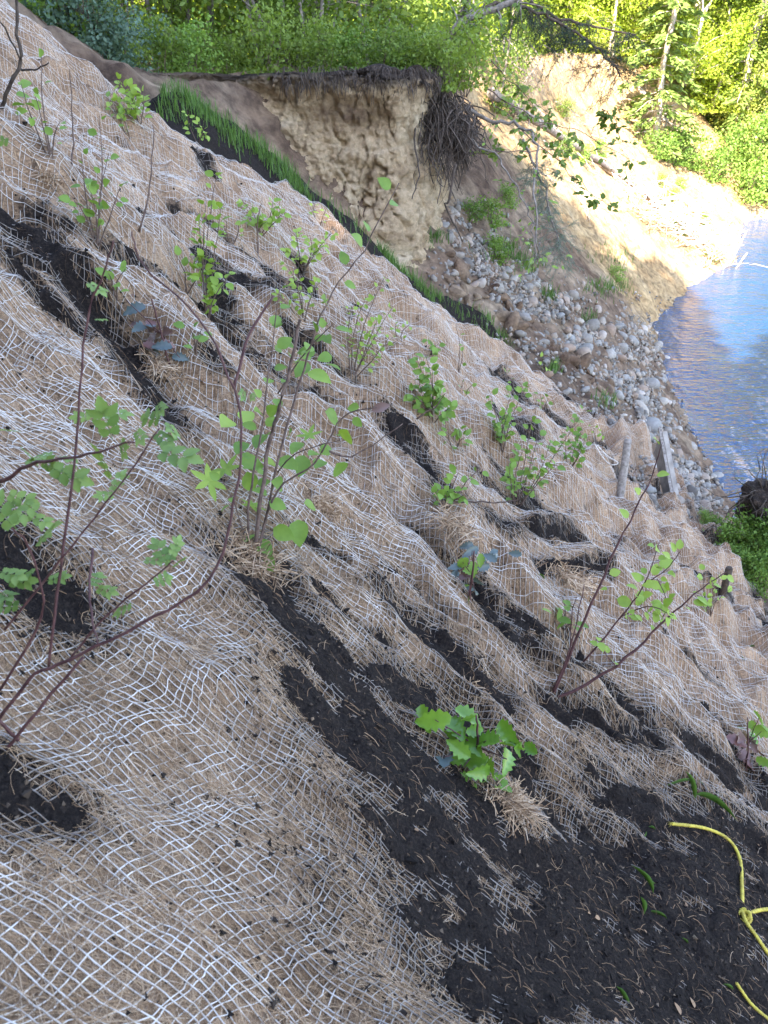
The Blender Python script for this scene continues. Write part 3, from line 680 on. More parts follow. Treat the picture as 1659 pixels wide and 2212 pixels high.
def shrub(name, label, cat, base, stems, leaf=('round', 'leaf_green'), size=.04, bark='bark_twig', single=True, extra=(), group=None, depth=None, droop=0.0):
    """stems: (course, thickness at foot and tip, depth change, share of the stem where leaves start, leaf count)"""
    t0 = depth or on_mat(*base); p0 = P(base[0], base[1], t0)
    root = empty(name, p0, label=label, cat=cat, group=group)
    rootv = root.location; soft = MB(); held = []
    for course, r0, r1, dt, fr, nl in stems:
        pts = [P(q[0], q[1], t0*(1+dt*i/max(1, len(course)-1))) for i, q in enumerate(course)]
        if course[0] == base: pts[0] = pts[0]-Vector((0, 0, .03))
        pp = smooth_pts(pts, 5, r0*.35); m = len(pp); mb = MB()
        mb.tube(pp, np.linspace(r0, r1, m), 6, .08)
        st = link('stem', mb.mesh('stem', M[bark], origin=tuple(rootv)), root); held.append((pp, st))
        for j in range(nl):
            k = fr+(1-fr)*(j+random.uniform(.1, .9))/nl; i = min(m-2, int(k*(m-1))); ax = (pp[i+1]-pp[i]).normalized()
            sd = ax.cross(Vector((random.gauss(0, 1), random.gauss(0, 1), random.gauss(0, 1)))).normalized()
            d = sd*.9+ax*random.uniform(.2, .7)+Vector((0, -.15, random.uniform(-.2, .35)-droop)); s_ = size*random.uniform(.6, 1.2)
            add_leaf(st, soft, pp[i]+d*.012, d, s_, leaf, single, rootv)
    for e in extra:
        px, py, s_px = e[:3]; kd = e[3] if len(e) > 3 else leaf; t = t0*(e[4] if len(e) > 4 else random.uniform(.97, 1.03))
        d = Vector((random.gauss(0, .8), random.gauss(-.3, .6), random.uniform(-.5, .35))); p = P(px, py, t)-d.normalized()*s_px*t/FP*.5
        hold = min(held, key=lambda h_: min((q_-p).length for q_ in h_[0]))[1] if held else root
        add_leaf(hold, soft, p, d, s_px*t/FP, kd, True, rootv)
    if soft.n: link('foliage', soft.mesh('foliage', M[leaf[1]], origin=tuple(rootv)), root)
    return root
def add_leaf(root, soft, p, d, s_, kd, single, org=None):
    if single: place_leaf(root, p, d, rnd_up(.9 if kd[0] in ('rose', 'holly') else .5), s_, LM(*kd), org); return
    me = LM(*kd); Mx = Matrix.Translation(p)@orient(d, rnd_up(.6))@Matrix.Scale(s_, 4)
    if ('np', me.name) not in _lm:
        _lm[('np', me.name)] = (np.array([v.co[:] for v in me.vertices]), [tuple(q.vertices) for q in me.polygons])
    Vn, Fn = _lm[('np', me.name)]; A = np.array(Mx)
    soft.add(Vn@A[:3, :3].T+A[:3, 3], [f if len(f) == 4 else (*f, f[0]) for f in Fn])

# ---- plants on the blanket
rose = ('rose', 'leaf_rose')
tb = on_mat(20, 1500)*.93
shrub('rose_bush', 'dark red rose branches with toothed leaflets arching over the netting', 'rose bush', (-30, 1545),
  [([(-30, 1545), (60, 1470), (150, 1425), (300, 1350), (450, 1255), (505, 1090), (522, 960), (505, 840), (430, 690), (310, 575), (285, 500)], .0026, .0010, -.05, .5, 0),
   ([(105, 1445), (130, 1230), (165, 960), (185, 700), (225, 590), (245, 520)], .0021, .0010, -.12, .5, 0), ([(10, 1360), (130, 1210), (250, 1060), (345, 925)], .0018, .0009, -.12, .5, 3),
   ([(150, 1425), (230, 1330), (330, 1250), (375, 1212)], .0018, .0009, -.06, .5, 2), ([(0, 1490), (90, 1330), (65, 1190), (25, 1140)], .0021, .001, -.14, .5, 2),
   ([(0, 1040), (80, 1000), (165, 985), (290, 955)], .003, .0012, -.16, .3, 2), ([(40, 1600), (0, 1560), (-40, 1500)], .0026, .002, -.04, 1, 0), ([(0, 1640), (60, 1560), (180, 1420)], .0026, .002, -.03, 1, 0),
   ([(505, 840), (540, 720), (590, 640)], .0022, .0016, .0, .9, 0), ([(200, 1185), (195, 1300), (210, 1390)], .002, .001, -.12, .5, 0)],
  rose, .042, 'bark_red', True, depth=tb,
  extra=[(90, 985, 62), (130, 1020, 59), (245, 895, 56), (330, 905, 62), (370, 925, 52), (350, 1195, 59), (385, 1215, 49), (60, 1100, 66), (20, 1095, 59), (40, 1255, 59), (205, 1255, 52), (225, 1275, 46),
         (265, 965, 56), (205, 620, 49), (25, 930, 39), (525, 850, 36), (120, 1250, 46), (270, 1315, 46), (345, 880, 52), (10, 1285, 59), (230, 1070, 39), (20, 1310, 56), (180, 900, 39), (215, 690, 26), (5, 305, 39), (100, 1000, 60), (60, 980, 55), (150, 990, 60), (300, 940, 50), (350, 945, 60), (40, 1075, 60), (80, 1120, 55), (370, 1190, 55), (330, 1210, 50), (20, 1240, 60), (60, 1240, 50), (545, 855, 26)])
shrub('serviceberry_seedling', 'seedling with broad round green leaves growing from a torn hole in the blanket', 'shrub', (545, 1195),
  [([(545, 1195), (560, 1100), (580, 960), (612, 850), (648, 690)], .0055, .0035, -.10, .9, 0), ([(560, 1180), (600, 1000), (655, 800), (705, 655), (785, 540), (862, 395)], .0035, .001, -.10, .45, 10),
   ([(555, 1180), (600, 1060), (680, 1000), (740, 900), (815, 880)], .003, .0012, -.12, .4, 3), ([(540, 1190), (535, 1100), (560, 960), (582, 800), (606, 600)], .0035, .001, -.08, .35, 18),
   ([(545, 1195), (505, 1085), (480, 1040)], .002, .001, -.08, .4, 3), ([(600, 1020), (640, 980), (735, 950)], .002, .001, -.09, .5, 2), ([(600, 850), (660, 760), (720, 700)], .002, .001, -.08, .2, 10)],
  ('round', 'leaf_green'), .034, 'bark_twig', True,
  extra=[(490, 910, 58, ('round', 'leaf_lime')), (532, 900, 52, ('round', 'leaf_lime')), (560, 950, 50), (545, 1000, 58), (520, 965, 48), (588, 1000, 62, ('round', 'leaf_lime')), (540, 1042, 52), (622, 1000, 52), (602, 1045, 48), (640, 965, 44), (620, 742, 36), (652, 796, 50), (690, 812, 58, ('round', 'leaf_lime')),
         (720, 790, 38), (662, 760, 40), (702, 772, 36), (748, 945, 56, ('round', 'leaf_lime')), (720, 902, 54), (735, 1015, 58), (690, 1000, 44), (652, 1005, 52), (672, 1092, 42), (645, 1150, 62), (612, 1152, 52), (570, 1182, 52), (548, 1184, 42), (580, 1216, 48), (540, 1160, 40),
         (600, 870, 32), (822, 880, 42, ('oval', 'leaf_redbronze')), (762, 880, 32), (475, 1020, 60, ('whorl', 'leaf_lime')), (500, 1030, 55, ('whorl', 'leaf_lime')), (520, 1080, 50, ('whorl', 'leaf_lime')), (680, 950, 40, ('whorl', 'leaf_lime')), (600, 1090, 40), (560, 1060, 44), (625, 935, 36)])
holly = lambda c: ('holly', c)
def grape(label, base, leaves, colors, stemcol='bark_red'):
    t0 = on_mat(*base)
    cxm = sum(l[0] for l in leaves)/len(leaves); cym = min(l[1] for l in leaves)
    st = [([base, ((base[0]+cxm)/2, (base[1]+cym)/2), (cxm, cym)], .004, .002, -.04, 1, 0)]
    st += [([((base[0]+cxm)/2, (base[1]+cym)/2), (l[0], l[1])], .002, .001, -.03, 1, 0) for l in leaves[::3]]
    return shrub('oregon_grape', label, 'shrub', base, st, holly(colors[0]), .05, stemcol, True, extra=[(l[0]+dx, l[1]+dy, l[2]*k_, holly(random.choice(colors) if len(l) < 4 else l[3])) for l in leaves for dx, dy, k_ in ((0, 0, .85), (random.gauss(0, 14), random.gauss(0, 14), .7))])
grape('bright green holly-leaved seedling rooted in the wide black soil patch', (1035, 1680), [(940, 1555, 95, 'leaf_holly'), (985, 1570, 85), (1010, 1545, 80), (1050, 1600, 100), (1095, 1580, 85), (985, 1615, 75), (960, 1635, 80, 'leaf_blue'), (1020, 1640, 90), (1060, 1660, 95), (1095, 1640, 85), (1040, 1680, 80), (1075, 1690, 75), (1000, 1660, 70), (1110, 1610, 70), (1030, 1570, 70), (1010, 1690, 60)], ['leaf_holly'])
grape('bronze and purple holly-leaved seedling in the dark groove above the rose', (372, 800), [(270, 645, 60, 'leaf_redbronze'), (292, 668, 62), (300, 690, 55), (318, 705, 58), (285, 700, 50), (333, 735, 55), (325, 700, 50), (352, 748, 52), (372, 772, 55, 'leaf_holly'), (388, 772, 45, 'leaf_blue'), (350, 770, 45), (340, 760, 40)], ['leaf_redbronze', 'leaf_blue', 'leaf_redbronze'])
grape('blue-green holly-leaved seedling on a folded ridge mid slope', (1015, 1295), [(1020, 1190, 45), (1040, 1205, 45), (1060, 1205, 42), (1000, 1215, 45), (1022, 1228, 45), (1045, 1225, 40), (1005, 1245, 45, 'leaf_redbronze'), (1030, 1252, 45), (1005, 1270, 45), (1025, 1275, 42), (1070, 1198, 35), (985, 1225, 40), (1010, 1290, 38)], ['leaf_blue', 'leaf_blue', 'leaf_green'])
grape('reddish holly-leaved seedling beside the soil patch, low on the slope', (1615, 1665), [(1560, 1610, 55), (1590, 1600, 55), (1620, 1590, 60, 'leaf_holly'), (1645, 1580, 55, 'leaf_green'), (1600, 1630, 60), (1635, 1620, 60), (1580, 1640, 50), (1620, 1655, 50), (1650, 1645, 45, 'leaf_green'), (1640, 1550, 50, 'leaf_green'), (1625, 1670, 40, 'leaf_yellow')], ['leaf_redbronze'])
shrub('bare_shrub', 'thin forked shrub with round leaves, bare stems fanning from one foot', 'shrub', (1190, 1500),
  [([(1190, 1500), (1262, 1340), (1332, 1180), (1400, 1050), (1432, 955)], .005, .001, -.08, .3, 6), ([(1195, 1490), (1232, 1400), (1262, 1262)], .0035, .0012, -.04, .9, 0), ([(1190, 1500), (1330, 1440), (1425, 1350), (1500, 1285), (1570, 1235)], .005, .0012, -.06, .45, 9),
   ([(1260, 1430), (1345, 1330), (1392, 1262), (1425, 1170)], .003, .001, -.08, .35, 16), ([(1330, 1440), (1300, 1400), (1290, 1370)], .002, .001, -.04, .2, 6), ([(1232, 1400), (1235, 1330), (1245, 1290)], .002, .001, -.03, .9, 0), ([(1345, 1330), (1400, 1310), (1455, 1330)], .002, .001, -.06, .1, 12),
   ([(1392, 1262), (1440, 1230), (1470, 1190)], .0015, .001, -.06, .2, 7), ([(1425, 1350), (1440, 1300), (1420, 1250)], .0015, .001, -.06, .1, 9)], ('round', 'leaf_lime'), .032, 'bark_red', True,
  extra=[(1440, 1215, 36), (1385, 1290, 34), (1400, 1320, 36), (1350, 1300, 36), (1420, 1270, 32)])
G_ = ('round', 'leaf_green'); L_ = ('round', 'leaf_lime'); S_ = lambda b, tips, n, r=.003, dt=-.03, mid=None: [([b, ((b[0]*.5+x*.5)+random.uniform(-12, 12), b[1]*.5+y*.5), (x, y)], r, .0008, dt, .3, n) for x, y in tips]
SP2 = [
 ('lime shrub with a straight pale stem standing in an upper groove', (445, 700), [(445, 430), (470, 360), (420, 540), (500, 590), (480, 440), (430, 470)], 16, L_, .034),
 ('small lime shrub behind the round-leaved seedling', (655, 690), [(615, 560), (640, 600), (690, 610), (600, 640)], 12, L_, .026),
 ('fine twiggy bush with tiny pale leaves above the mossy groove', (760, 810), [(835, 590), (790, 640), (850, 660), (815, 690), (760, 660), (840, 730)], 22, L_, .022),
 ('dense bright green bush beside a bent bare twig', (935, 905), [(900, 775), (880, 840), (920, 765), (960, 850), (905, 820), (935, 800), (975, 880)], 18, ('round', 'leaf_green'), .036),
 ('leafy green shrub in a row of three near the wooden stake', (1085, 975), [(1060, 850), (1110, 840), (1140, 830), (1100, 890), (1075, 900)], 14, G_, .036),
 ('open leafy shrub with a long dark bare stem near the wooden stake', (1115, 1095), [(1130, 970), (1165, 930), (1190, 950), (1150, 900), (1205, 1000), (1100, 1010), (1270, 875)], 15, G_, .036),
 ('small round green shrub closest to the wooden stake', (1225, 1015), [(1240, 900), (1265, 940), (1220, 930), (1250, 960)], 14, G_, .034),
 ('low leafy sprig beside the leaning dark post', (1535, 1330), [(1520, 1230), (1560, 1240), (1580, 1270), (1510, 1280)], 6, L_, .036),
 ('leafy shrub on the crest of a far fold, in front of the soil strip', (560, 500), [(520, 430), (590, 430), (610, 460), (540, 470), (575, 480)], 15, L_, .032),
 ('green shrub between two far folds, below the clay cliff', (655, 575), [(640, 500), (670, 510), (700, 530), (620, 540), (720, 500)], 14, L_, .030),
 ('bare twiggy shrub with few leaves high on the blanket', (205, 520), [(175, 330), (215, 250), (235, 330), (260, 400), (190, 400), (150, 420)], 6, G_, .034),
 ('sprawling bare stems with few leaves on the upper blanket', (110, 340), [(90, 90), (75, 200), (130, 260), (45, 180)], 4, G_, .03),
 ('lime leafy shrub at the top corner of the soil strip', (300, 265), [(250, 170), (275, 190), (235, 215), (290, 210), (265, 240), (310, 200)], 16, L_, .036),
 ('lime sprig on the grassy soil strip edge', (425, 300), [(405, 240), (430, 265), (450, 285)], 8, L_, .03),
 ('thin leafy sprig at the foot of a wide dark hollow', (965, 1090), [(930, 1070), (950, 1060), (990, 1020), (1040, 1010), (1000, 1070)], 7, G_, .03),
 ('small green and red-stemmed sprig amid pale folds', (985, 965), [(970, 935), (990, 925), (1005, 945)], 5, ('oval', 'leaf_green'), .04),
 ('slender upright sprig near the torn lower folds', (990, 800), [(985, 700), (1000, 740)], 2, G_, .03),
 ('two-leaved sprig lying on the mid blanket', (930, 760), [(925, 730), (945, 745)], 5, G_, .04),
 ('tuft of lime leaves on the far edge fold', (1180, 800), [(1170, 770), (1195, 780)], 3, L_, .035),
 ('bushy green sprig with grass under the stake slope', (1110, 850), [(1085, 800), (1125, 830)], 5, G_, .032),
 ('little shrub at the lower end of the grey blanket fold', (280, 300), [(250, 240), (230, 210)], 6, G_, .028),
 ('pale sprig beside the upper dark groove', (400, 620), [(385, 560), (420, 590)], 5, G_, .03),
 ('low sprig with long pointed leaves in lower folds', (1215, 1350), [(1200, 1330), (1230, 1340), (1215, 1290)], 3, ('oval', 'leaf_green'), .05),
 ('small pale sprig in the long upper groove, above the bronze seedling', (250, 640), [(235, 590), (270, 580)], 4, G_, .03),
 ('tiny sprig on the broad ridge between the lime shrub and the soil strip', (500, 520), [(510, 470), (490, 480)], 5, L_, .028),
 ('short sprig on the ridge right above the dense bright green bush', (870, 740), [(860, 690), (885, 700)], 5, L_, .028),
 ('lone leafy shoot between the dense bright green bush and the row of three', (1010, 870), [(1000, 820), (1020, 830)], 4, G_, .03),
 ('small shoot on the crumpled folds above the stake', (1290, 960), [(1280, 915), (1300, 930)], 4, L_, .03),
 ('thin shoot behind the open leafy shrub', (1170, 890), [(1165, 850), (1185, 860)], 4, G_, .03),
 ('lime shoot in the hollow under the far folds', (690, 480), [(680, 440), (705, 450)], 5, L_, .028),
 ('shoot with few leaves between the groove and the rose branches', (420, 760), [(405, 700), (435, 710)], 4, G_, .028),
]
for lab, base, tips, n, lf, sz in SP2:
    shrub('seedling', lab, 'shrub', base, S_(base, tips, n), lf, sz, 'bark_twig', sz >= .036 and n < 20, group='seedlings growing through the blanket')
tw = shrub('dark_twig', 'dark bare twig forking at the upper corner of the blanket', 'twig', (-10, 235), [([(-10, 235), (20, 190), (45, 130), (35, 60), (40, -20)], .008, .005, -.05, .9, 0), ([(45, 130), (10, 60), (-10, 40)], .004, .002, -.05, 1, 0), ([(45, 150), (75, 150), (105, 135)], .004, .002, -.05, 1, 0)], G_, .03, 'bark_dark', True, extra=[(55, 180, 30), (50, 205, 30), (40, 225, 28), (45, 240, 28)])
for lab, crs in [('thin bare arching twig across the lower blanket', [(900, 905), (940, 880), (962, 850)]), ('thin grey twig lying down the middle folds', [(690, 960), (760, 985), (870, 915)]), ('bare brown twig lying beside the wide dark hollow', [(930, 1090), (1010, 1085), (1080, 1085), (1120, 1080)]),
                 ('bare red-brown stem lying beside the rose leaves', [(300, 990), (350, 1060), (370, 1085)]), ('bare upright stem in front of the soil strip', [(560, 560), (555, 480), (565, 440)]), ('tall thin bare stem on the upper folds', [(300, 500), (325, 400), (330, 270)]), ('bare forked stem in the uppermost fold', [(155, 370), (158, 260), (150, 150)])]:
    t0 = on_mat(*crs[0]); pp = smooth_pts([P(x, y, t0*(1-.012*i)) for i, (x, y) in enumerate(crs)], 5, .002); mb = MB(); mb.tube(pp, np.linspace(.004, .0015, len(pp)), 5)
    link('bare_twig', mb.mesh('bare_twig', M['bark_twig'], origin=tuple(pp[0])), None, pp[0], label=lab, cat='twig')

# ------------------------------------------------------------------ stake, post, board, rope
def thing_mesh(name, mb, mat, origin, parent=None, **k):
    return link(name, mb.mesh(name, mat, origin=tuple(origin)), parent, None if parent else origin, **k)
t0 = on_mat(1343, 1062); a = P(1340, 1070, t0); b_ = P(1357, 948, t0*.985); mb = MB()
mb.tube([a+(b_-a)*k for k in (-.15, 0, .3, .6, .9, .985, 1)], [.024, .024, .0245, .023, .0225, .022, .017], 12, .05)
thing_mesh('wooden_stake', mb, M['stake'], a, label='weathered round wooden stake driven through the blanket', cat='stake')
t0 = on_mat(1562, 1292); a = P(1560, 1290, t0); b_ = P(1576, 1226, t0*.97); mb = MB()
mb.tube([a+(b_-a)*k for k in (-.3, 0, .5, .97, 1)], [.02, .02, .019, .019, .015], 10, .05)
thing_mesh('dark_post', mb, M['bark_dark'], a, label='short dark wet post poking out of a blanket fold', cat='post')
t0 = 5.5; c = P(1446, 1000, t0); ux = (P(1462, 1068, t0)-P(1440, 950, t0*1.02)); uy = (P(1418, 985, t0*1.03)-P(1440, 950, t0)); n_ = ux.cross(uy).normalized()*.018
mb = MB(); q = [c-ux*.55-uy*.1, c+ux*.6-uy*.1, c+ux*.6+uy*.72, c-ux*.45+uy*.85]
mb.add([tuple(v-n_) for v in q]+[tuple(v+n_) for v in q], [(0, 1, 2, 3), (7, 6, 5, 4), (0, 4, 5, 1), (1, 5, 6, 2), (2, 6, 7, 3), (3, 7, 4, 0)])
bd = empty('wooden_board', c, label='grey weathered board standing on edge at the foot of the blanket', cat='board')
link('panel', mb.mesh('panel', M['board'], False, tuple(c)), bd)
mb = MB(); mb.tube([c-ux*.62-uy*.12-n_*2, c+ux*.66-uy*.12-n_*2], .014, 4); link('rail', mb.mesh('rail', M['stake'], False, tuple(c)), bd)

def rope(course, r=.0062, lift=.012, twist=95):
    pts = []
    for x, y in course:
        t = on_land(x, y, lambda X_, Y_: np.maximum(soilz(X_, Y_)[0], surf_fast(X_, Y_))); pts.append(P(x, y, t)+Vector((0, 0, lift)))
    return smooth_pts(pts, 14)
def strands(pp, r, root, twist=330):
    acc = 0; ds = [0]
    for i in range(1, len(pp)): acc += (pp[i]-pp[i-1]).length; ds.append(acc)
    n = max(8, int(acc/.0035)); S = np.linspace(0, acc, n); A = np.array([tuple(p) for p in pp])
    C = np.stack([np.interp(S, ds, A[:, k_]) for k_ in range(3)], 1); T = np.gradient(C, axis=0); T /= np.linalg.norm(T, axis=1)[:, None]
    up = np.array([.1, .2, .97]); B = np.cross(T, up); B /= np.linalg.norm(B, axis=1)[:, None]; D = np.cross(T, B)
    for s_ in range(3):
        q = S*twist+s_*2*math.pi/3; W = C+(B*np.cos(q)[:, None]+D*np.sin(q)[:, None])*r*.52
        mb = MB(); mb.tube([tuple(w_) for w_ in W], r*.58, 5)
        link('strand', mb.mesh('strand', M['rope'], origin=tuple(root.location)), root)
r1 = rope([(1450, 1786), (1520, 1795), (1570, 1818), (1596, 1860), (1601, 1925), (1604, 1985), (1632, 2030), (1662, 2075), (1700, 2140)])
r2 = rope([(1604, 1985), (1640, 1972), (1700, 1966)]); ro = empty('yellow_rope', r1[0], label='knotted yellow twisted rope lying on the black soil', cat='rope')
strands(r1, .005, ro, 420); strands(r2, .005, ro, 420)
kc = P(1604, 1985, on_mat(1604, 1985))+Vector((0, -.004, .016))
for j, (ax, ay, az) in enumerate([(.016, .012, .004), (.013, .016, .008), (.010, .010, .014)]):
    pp = [kc+Vector((math.cos(u+j)*ax, math.sin(u+j)*ay, math.sin(u*1.0+j*2)*az)) for u in np.linspace(0, 5.9, 16)]; strands(pp, .0048, ro, 420)
for q in range(9):
    mb = MB(); mb.tube([r1[0]+Vector((0, 0, .001)), r1[0]+Vector((-random.uniform(.006, .014), random.gauss(0, .006), random.uniform(-.002, .006)))], .0007, 3); link('frayed_end', mb.mesh('frayed_end', M['rope'], origin=tuple(ro.location)), ro)
r3 = rope([(1588, 2130), (1620, 2175), (1665, 2215), (1700, 2250)]); ro2 = empty('yellow_rope', r3[0], label='loose end of dirty yellow rope lying below the knotted rope', cat='rope'); strands(r3, .0042, ro2, 420)
mb = MB(); t0 = on_mat(1290, 985)*.985; pp = smooth_pts([P(x, y, t0) for x, y in [(1283, 955), (1300, 985), (1318, 1003), (1335, 1000), (1312, 985), (1290, 962)]], 5); mb.tube(pp, .004, 5)
thing_mesh('white_cord', mb, M['net'], pp[0], label='loop of white cord lying on the low tan folds by the stake', cat='cord')

# litter: leaves, chips, fibre tufts
def flat_leaf(me, name, px, py, size, lab, cat, group=None, h=.004):
    f = lambda X_, Y_: np.maximum(soilz(X_, Y_)[0], surf_fast(X_, Y_)); t = on_land(px, py, f); p = P(px, py, t)+Vector((0, 0, h))
    o = link(name, me, None, p, label=lab, cat=cat, group=group); up = Vector((.55, random.gauss(0, .3), .8)); d = Vector((random.gauss(0, 1), random.gauss(0, 1), -.4))
    o.matrix_basis = Matrix.Translation(p)@orient(d-up*d.dot(up), up)@Matrix.Scale(size, 4); return o
chip = [leaf_mesh('oval', M['litter'], 'dead_leaf') for _ in range(2)]
for px, py, s_ in [(240, 1530, .03), (95, 1430, .03), (1285, 1985, .03), (1270, 1975, .018), (1470, 2195, .035), (1500, 2180, .03), (1480, 1950, .025), (895, 1795, .02), (1640, 1830, .02), (1090, 2010, .025), (640, 1960, .02), (800, 2080, .025), (1045, 2090, .035), (1380, 2140, .03), (1560, 1770, .02), (1300, 1205, .06), (1285, 1190, .05), (1170, 1380, .06), (90, 1840, .035), (430, 820, .04), (405, 1010, .05), (1390, 2010, .02), (1330, 2200, .03), (960, 2180, .02), (600, 1560, .02), (850, 2060, .02)]:
    flat_leaf(random.choice(chip), 'dead_leaf', px, py, s_*.7, 'small curled brown leaf scrap lying on the soil or netting', 'dead leaf', 'brown leaf scraps')
bl = leaf_mesh('oval', M['grass'], 'cut_grass')
for v in bl.vertices: v.co.y *= .13; v.co.z *= 2.5
for px, py, s_ in [(1400, 1790, .055), (1395, 1800, .05), (1400, 1915, .07), (1410, 1935, .08), (1390, 1980, .09), (1440, 1990, .05), (1470, 2030, .04), (1490, 1690, .11), (1500, 1720, .12), (1480, 1670, .1), (1520, 1700, .07), (1175, 1255, .06), (1212, 1280, .10), (1214, 1300, .12), (1560, 2130, .06), (1330, 2135, .06), (1630, 1400, .07), (1600, 1420, .05)]:
    flat_leaf(bl, 'cut_grass', px, py, s_, 'single cut green grass blade lying on the lower slope', 'grass blade', 'cut grass blades', .008)
# tufts of coir pulled out round the stems and at the hole edges
for lab, px, py, s_, n in [('tuft of pulled tan coir fibre at the foot of the round-leaved seedling', 545, 1215, .07, 500), ('ball of loose tan coir fibre above the holly-leaved seedling', 1035, 1490, .03, 380), ('fringe of coir fibre round the hole under the holly-leaved seedling', 1110, 1740, .055, 420),
                           ('tuft of coir fibre under the bronze seedling', 360, 800, .05, 300), ('frayed coir tuft in the mossy centre folds', 985, 1140, .07, 300), ('clump of orange coir fibre in the upper blanket', 105, 385, .04, 200), ('hanging coir fringe at the dark hollow mid blanket', 700, 1090, .05, 250), ('orange coir patch poking from the lower folds', 1230, 1250, .09, 300)]:
    t0 = on_mat(px, py); c = P(px, py, t0); Vv, Ff, Tt = [], [], []; n0 = 0
    for q in range(n):
        d = Vector((random.gauss(0, 1), random.gauss(0, 1), random.gauss(.2, .7))).normalized(); u = d.orthogonal().normalized(); p = c+Vector((random.gauss(0, s_*.45), random.gauss(0, s_*.45), 0)); p.z += -.75*(p.x-c.x)+abs(random.gauss(0, s_*.18))
        L = s_*random.uniform(.4, 1.1); w_ = .0005*max(1, t0); bend = Vector((random.gauss(0, .5), random.gauss(0, .5), -.8)); pts = []
        for j in range(4): pts.append(p+d*L*j/3+bend*L*.3*(j/3)**2)
        sd = d.cross(Vector((0, -.5, .85))); sd = sd.normalized() if sd.length > .01 else u
        for pt in pts: Vv += [tuple(pt-sd*w_-c), tuple(pt+sd*w_-c)]
        Ff += [(n0+2*j, n0+2*j+1, n0+2*j+3, n0+2*j+2) for j in range(3)]; n0 += 8; Tt += [random.betavariate(2, 1.8)]*8
    link('coir_tuft', mesh_np('coir_tuft', np.array(Vv), np.array(Ff), M['fibre'], col=np.array(Tt)), None, c, label=lab, cat='fibre tuft', group='pulled coir tufts', kind='stuff')

# ------------------------------------------------------------------ grass and undergrowth
def blades(n, sample, hmin, hmax, width, name, label, kind='stuff', mat='grass', cat='grass'):
    Vv, Ff = [], []; n0 = 0
    for q in range(n):
        x, y, z = sample(); h_ = random.uniform(hmin, hmax); a = random.uniform(0, 6.28); lean = random.uniform(.1, .6)*h_; dx, dy = math.cos(a), math.sin(a); w_ = width*random.uniform(.7, 1.3); sx_, sy_ = -dy*w_, dx*w_
        for j, (f, l) in enumerate(((0, 0), (.4, .12), (.75, .45), (1, 1))):
            ww = (1, .9, .6, .08)[j]; cx_, cy_, cz_ = x+dx*lean*l, y+dy*lean*l, z+h_*f*(1-.25*l*lean/h_); Vv += [(cx_-sx_*ww, cy_-sy_*ww, cz_), (cx_+sx_*ww, cy_+sy_*ww, cz_)]
        Ff += [(n0+2*j, n0+2*j+1, n0+2*j+3, n0+2*j+2) for j in range(3)]; n0 += 8
    return link(name, mesh_np(name, np.array(Vv), np.array(Ff), M[mat]), label=label, cat=cat, kind=kind)
def s_strip():
    while True:
        x = random.uniform(-1.3, 1.15); v = random.triangular(.08, .6, .38); y = float(mat_edge(x))+v
        if fbm(np.array([x*2.2+4]), np.array([y*2.5]), 2)[0] > .16 or random.random() < .1: return x, y, float(strip_z(np.array([x]), np.array([y]))[0])-.01-.4*float(sstep(-1.15, -1.62, x))
blades(2600, s_strip, .015, .12, .0024, 'grass', 'young green grass sprouting on the black soil strip', mat='grass')
def s_at(cx_, cy_, s_):
    def f():
        t = on_land(cx_+random.gauss(0, s_), cy_+random.gauss(0, s_*.5), land, 4.5, 25); return tuple(P(cx_, cy_, t)+Vector((random.gauss(0, s_*t/FP), random.gauss(0, s_*t/FP), -.02)))
    def g():
        px, py = cx_+random.gauss(0, s_), cy_+random.gauss(0, s_*.5); t = on_land(px, py, land, 4.5, 25); p = P(px, py, t); return p.x, p.y, p.z-.02
    return g
for i, (px, py, s_, n) in enumerate([(1110, 560, 25, 220), (1140, 575, 18, 160), (1190, 640, 9, 110), (1300, 625, 16, 220), (1335, 620, 14, 200), (1270, 690, 8, 90), (1330, 560, 22, 240), (935, 520, 12, 160), (1090, 540, 12, 120), (1310, 870, 10, 80), (1200, 800, 8, 80), (1380, 430, 25, 160), (1450, 470, 25, 200)]):
    o = blades(int(n*.7), s_at(px, py, s_*1.2), .04, .16, .004, 'grass_tuft', 'tuft of green grass growing on the gravelly earth bank', kind='stuff', cat='grass tuft'); o['group'] = 'grass tufts on the bank'
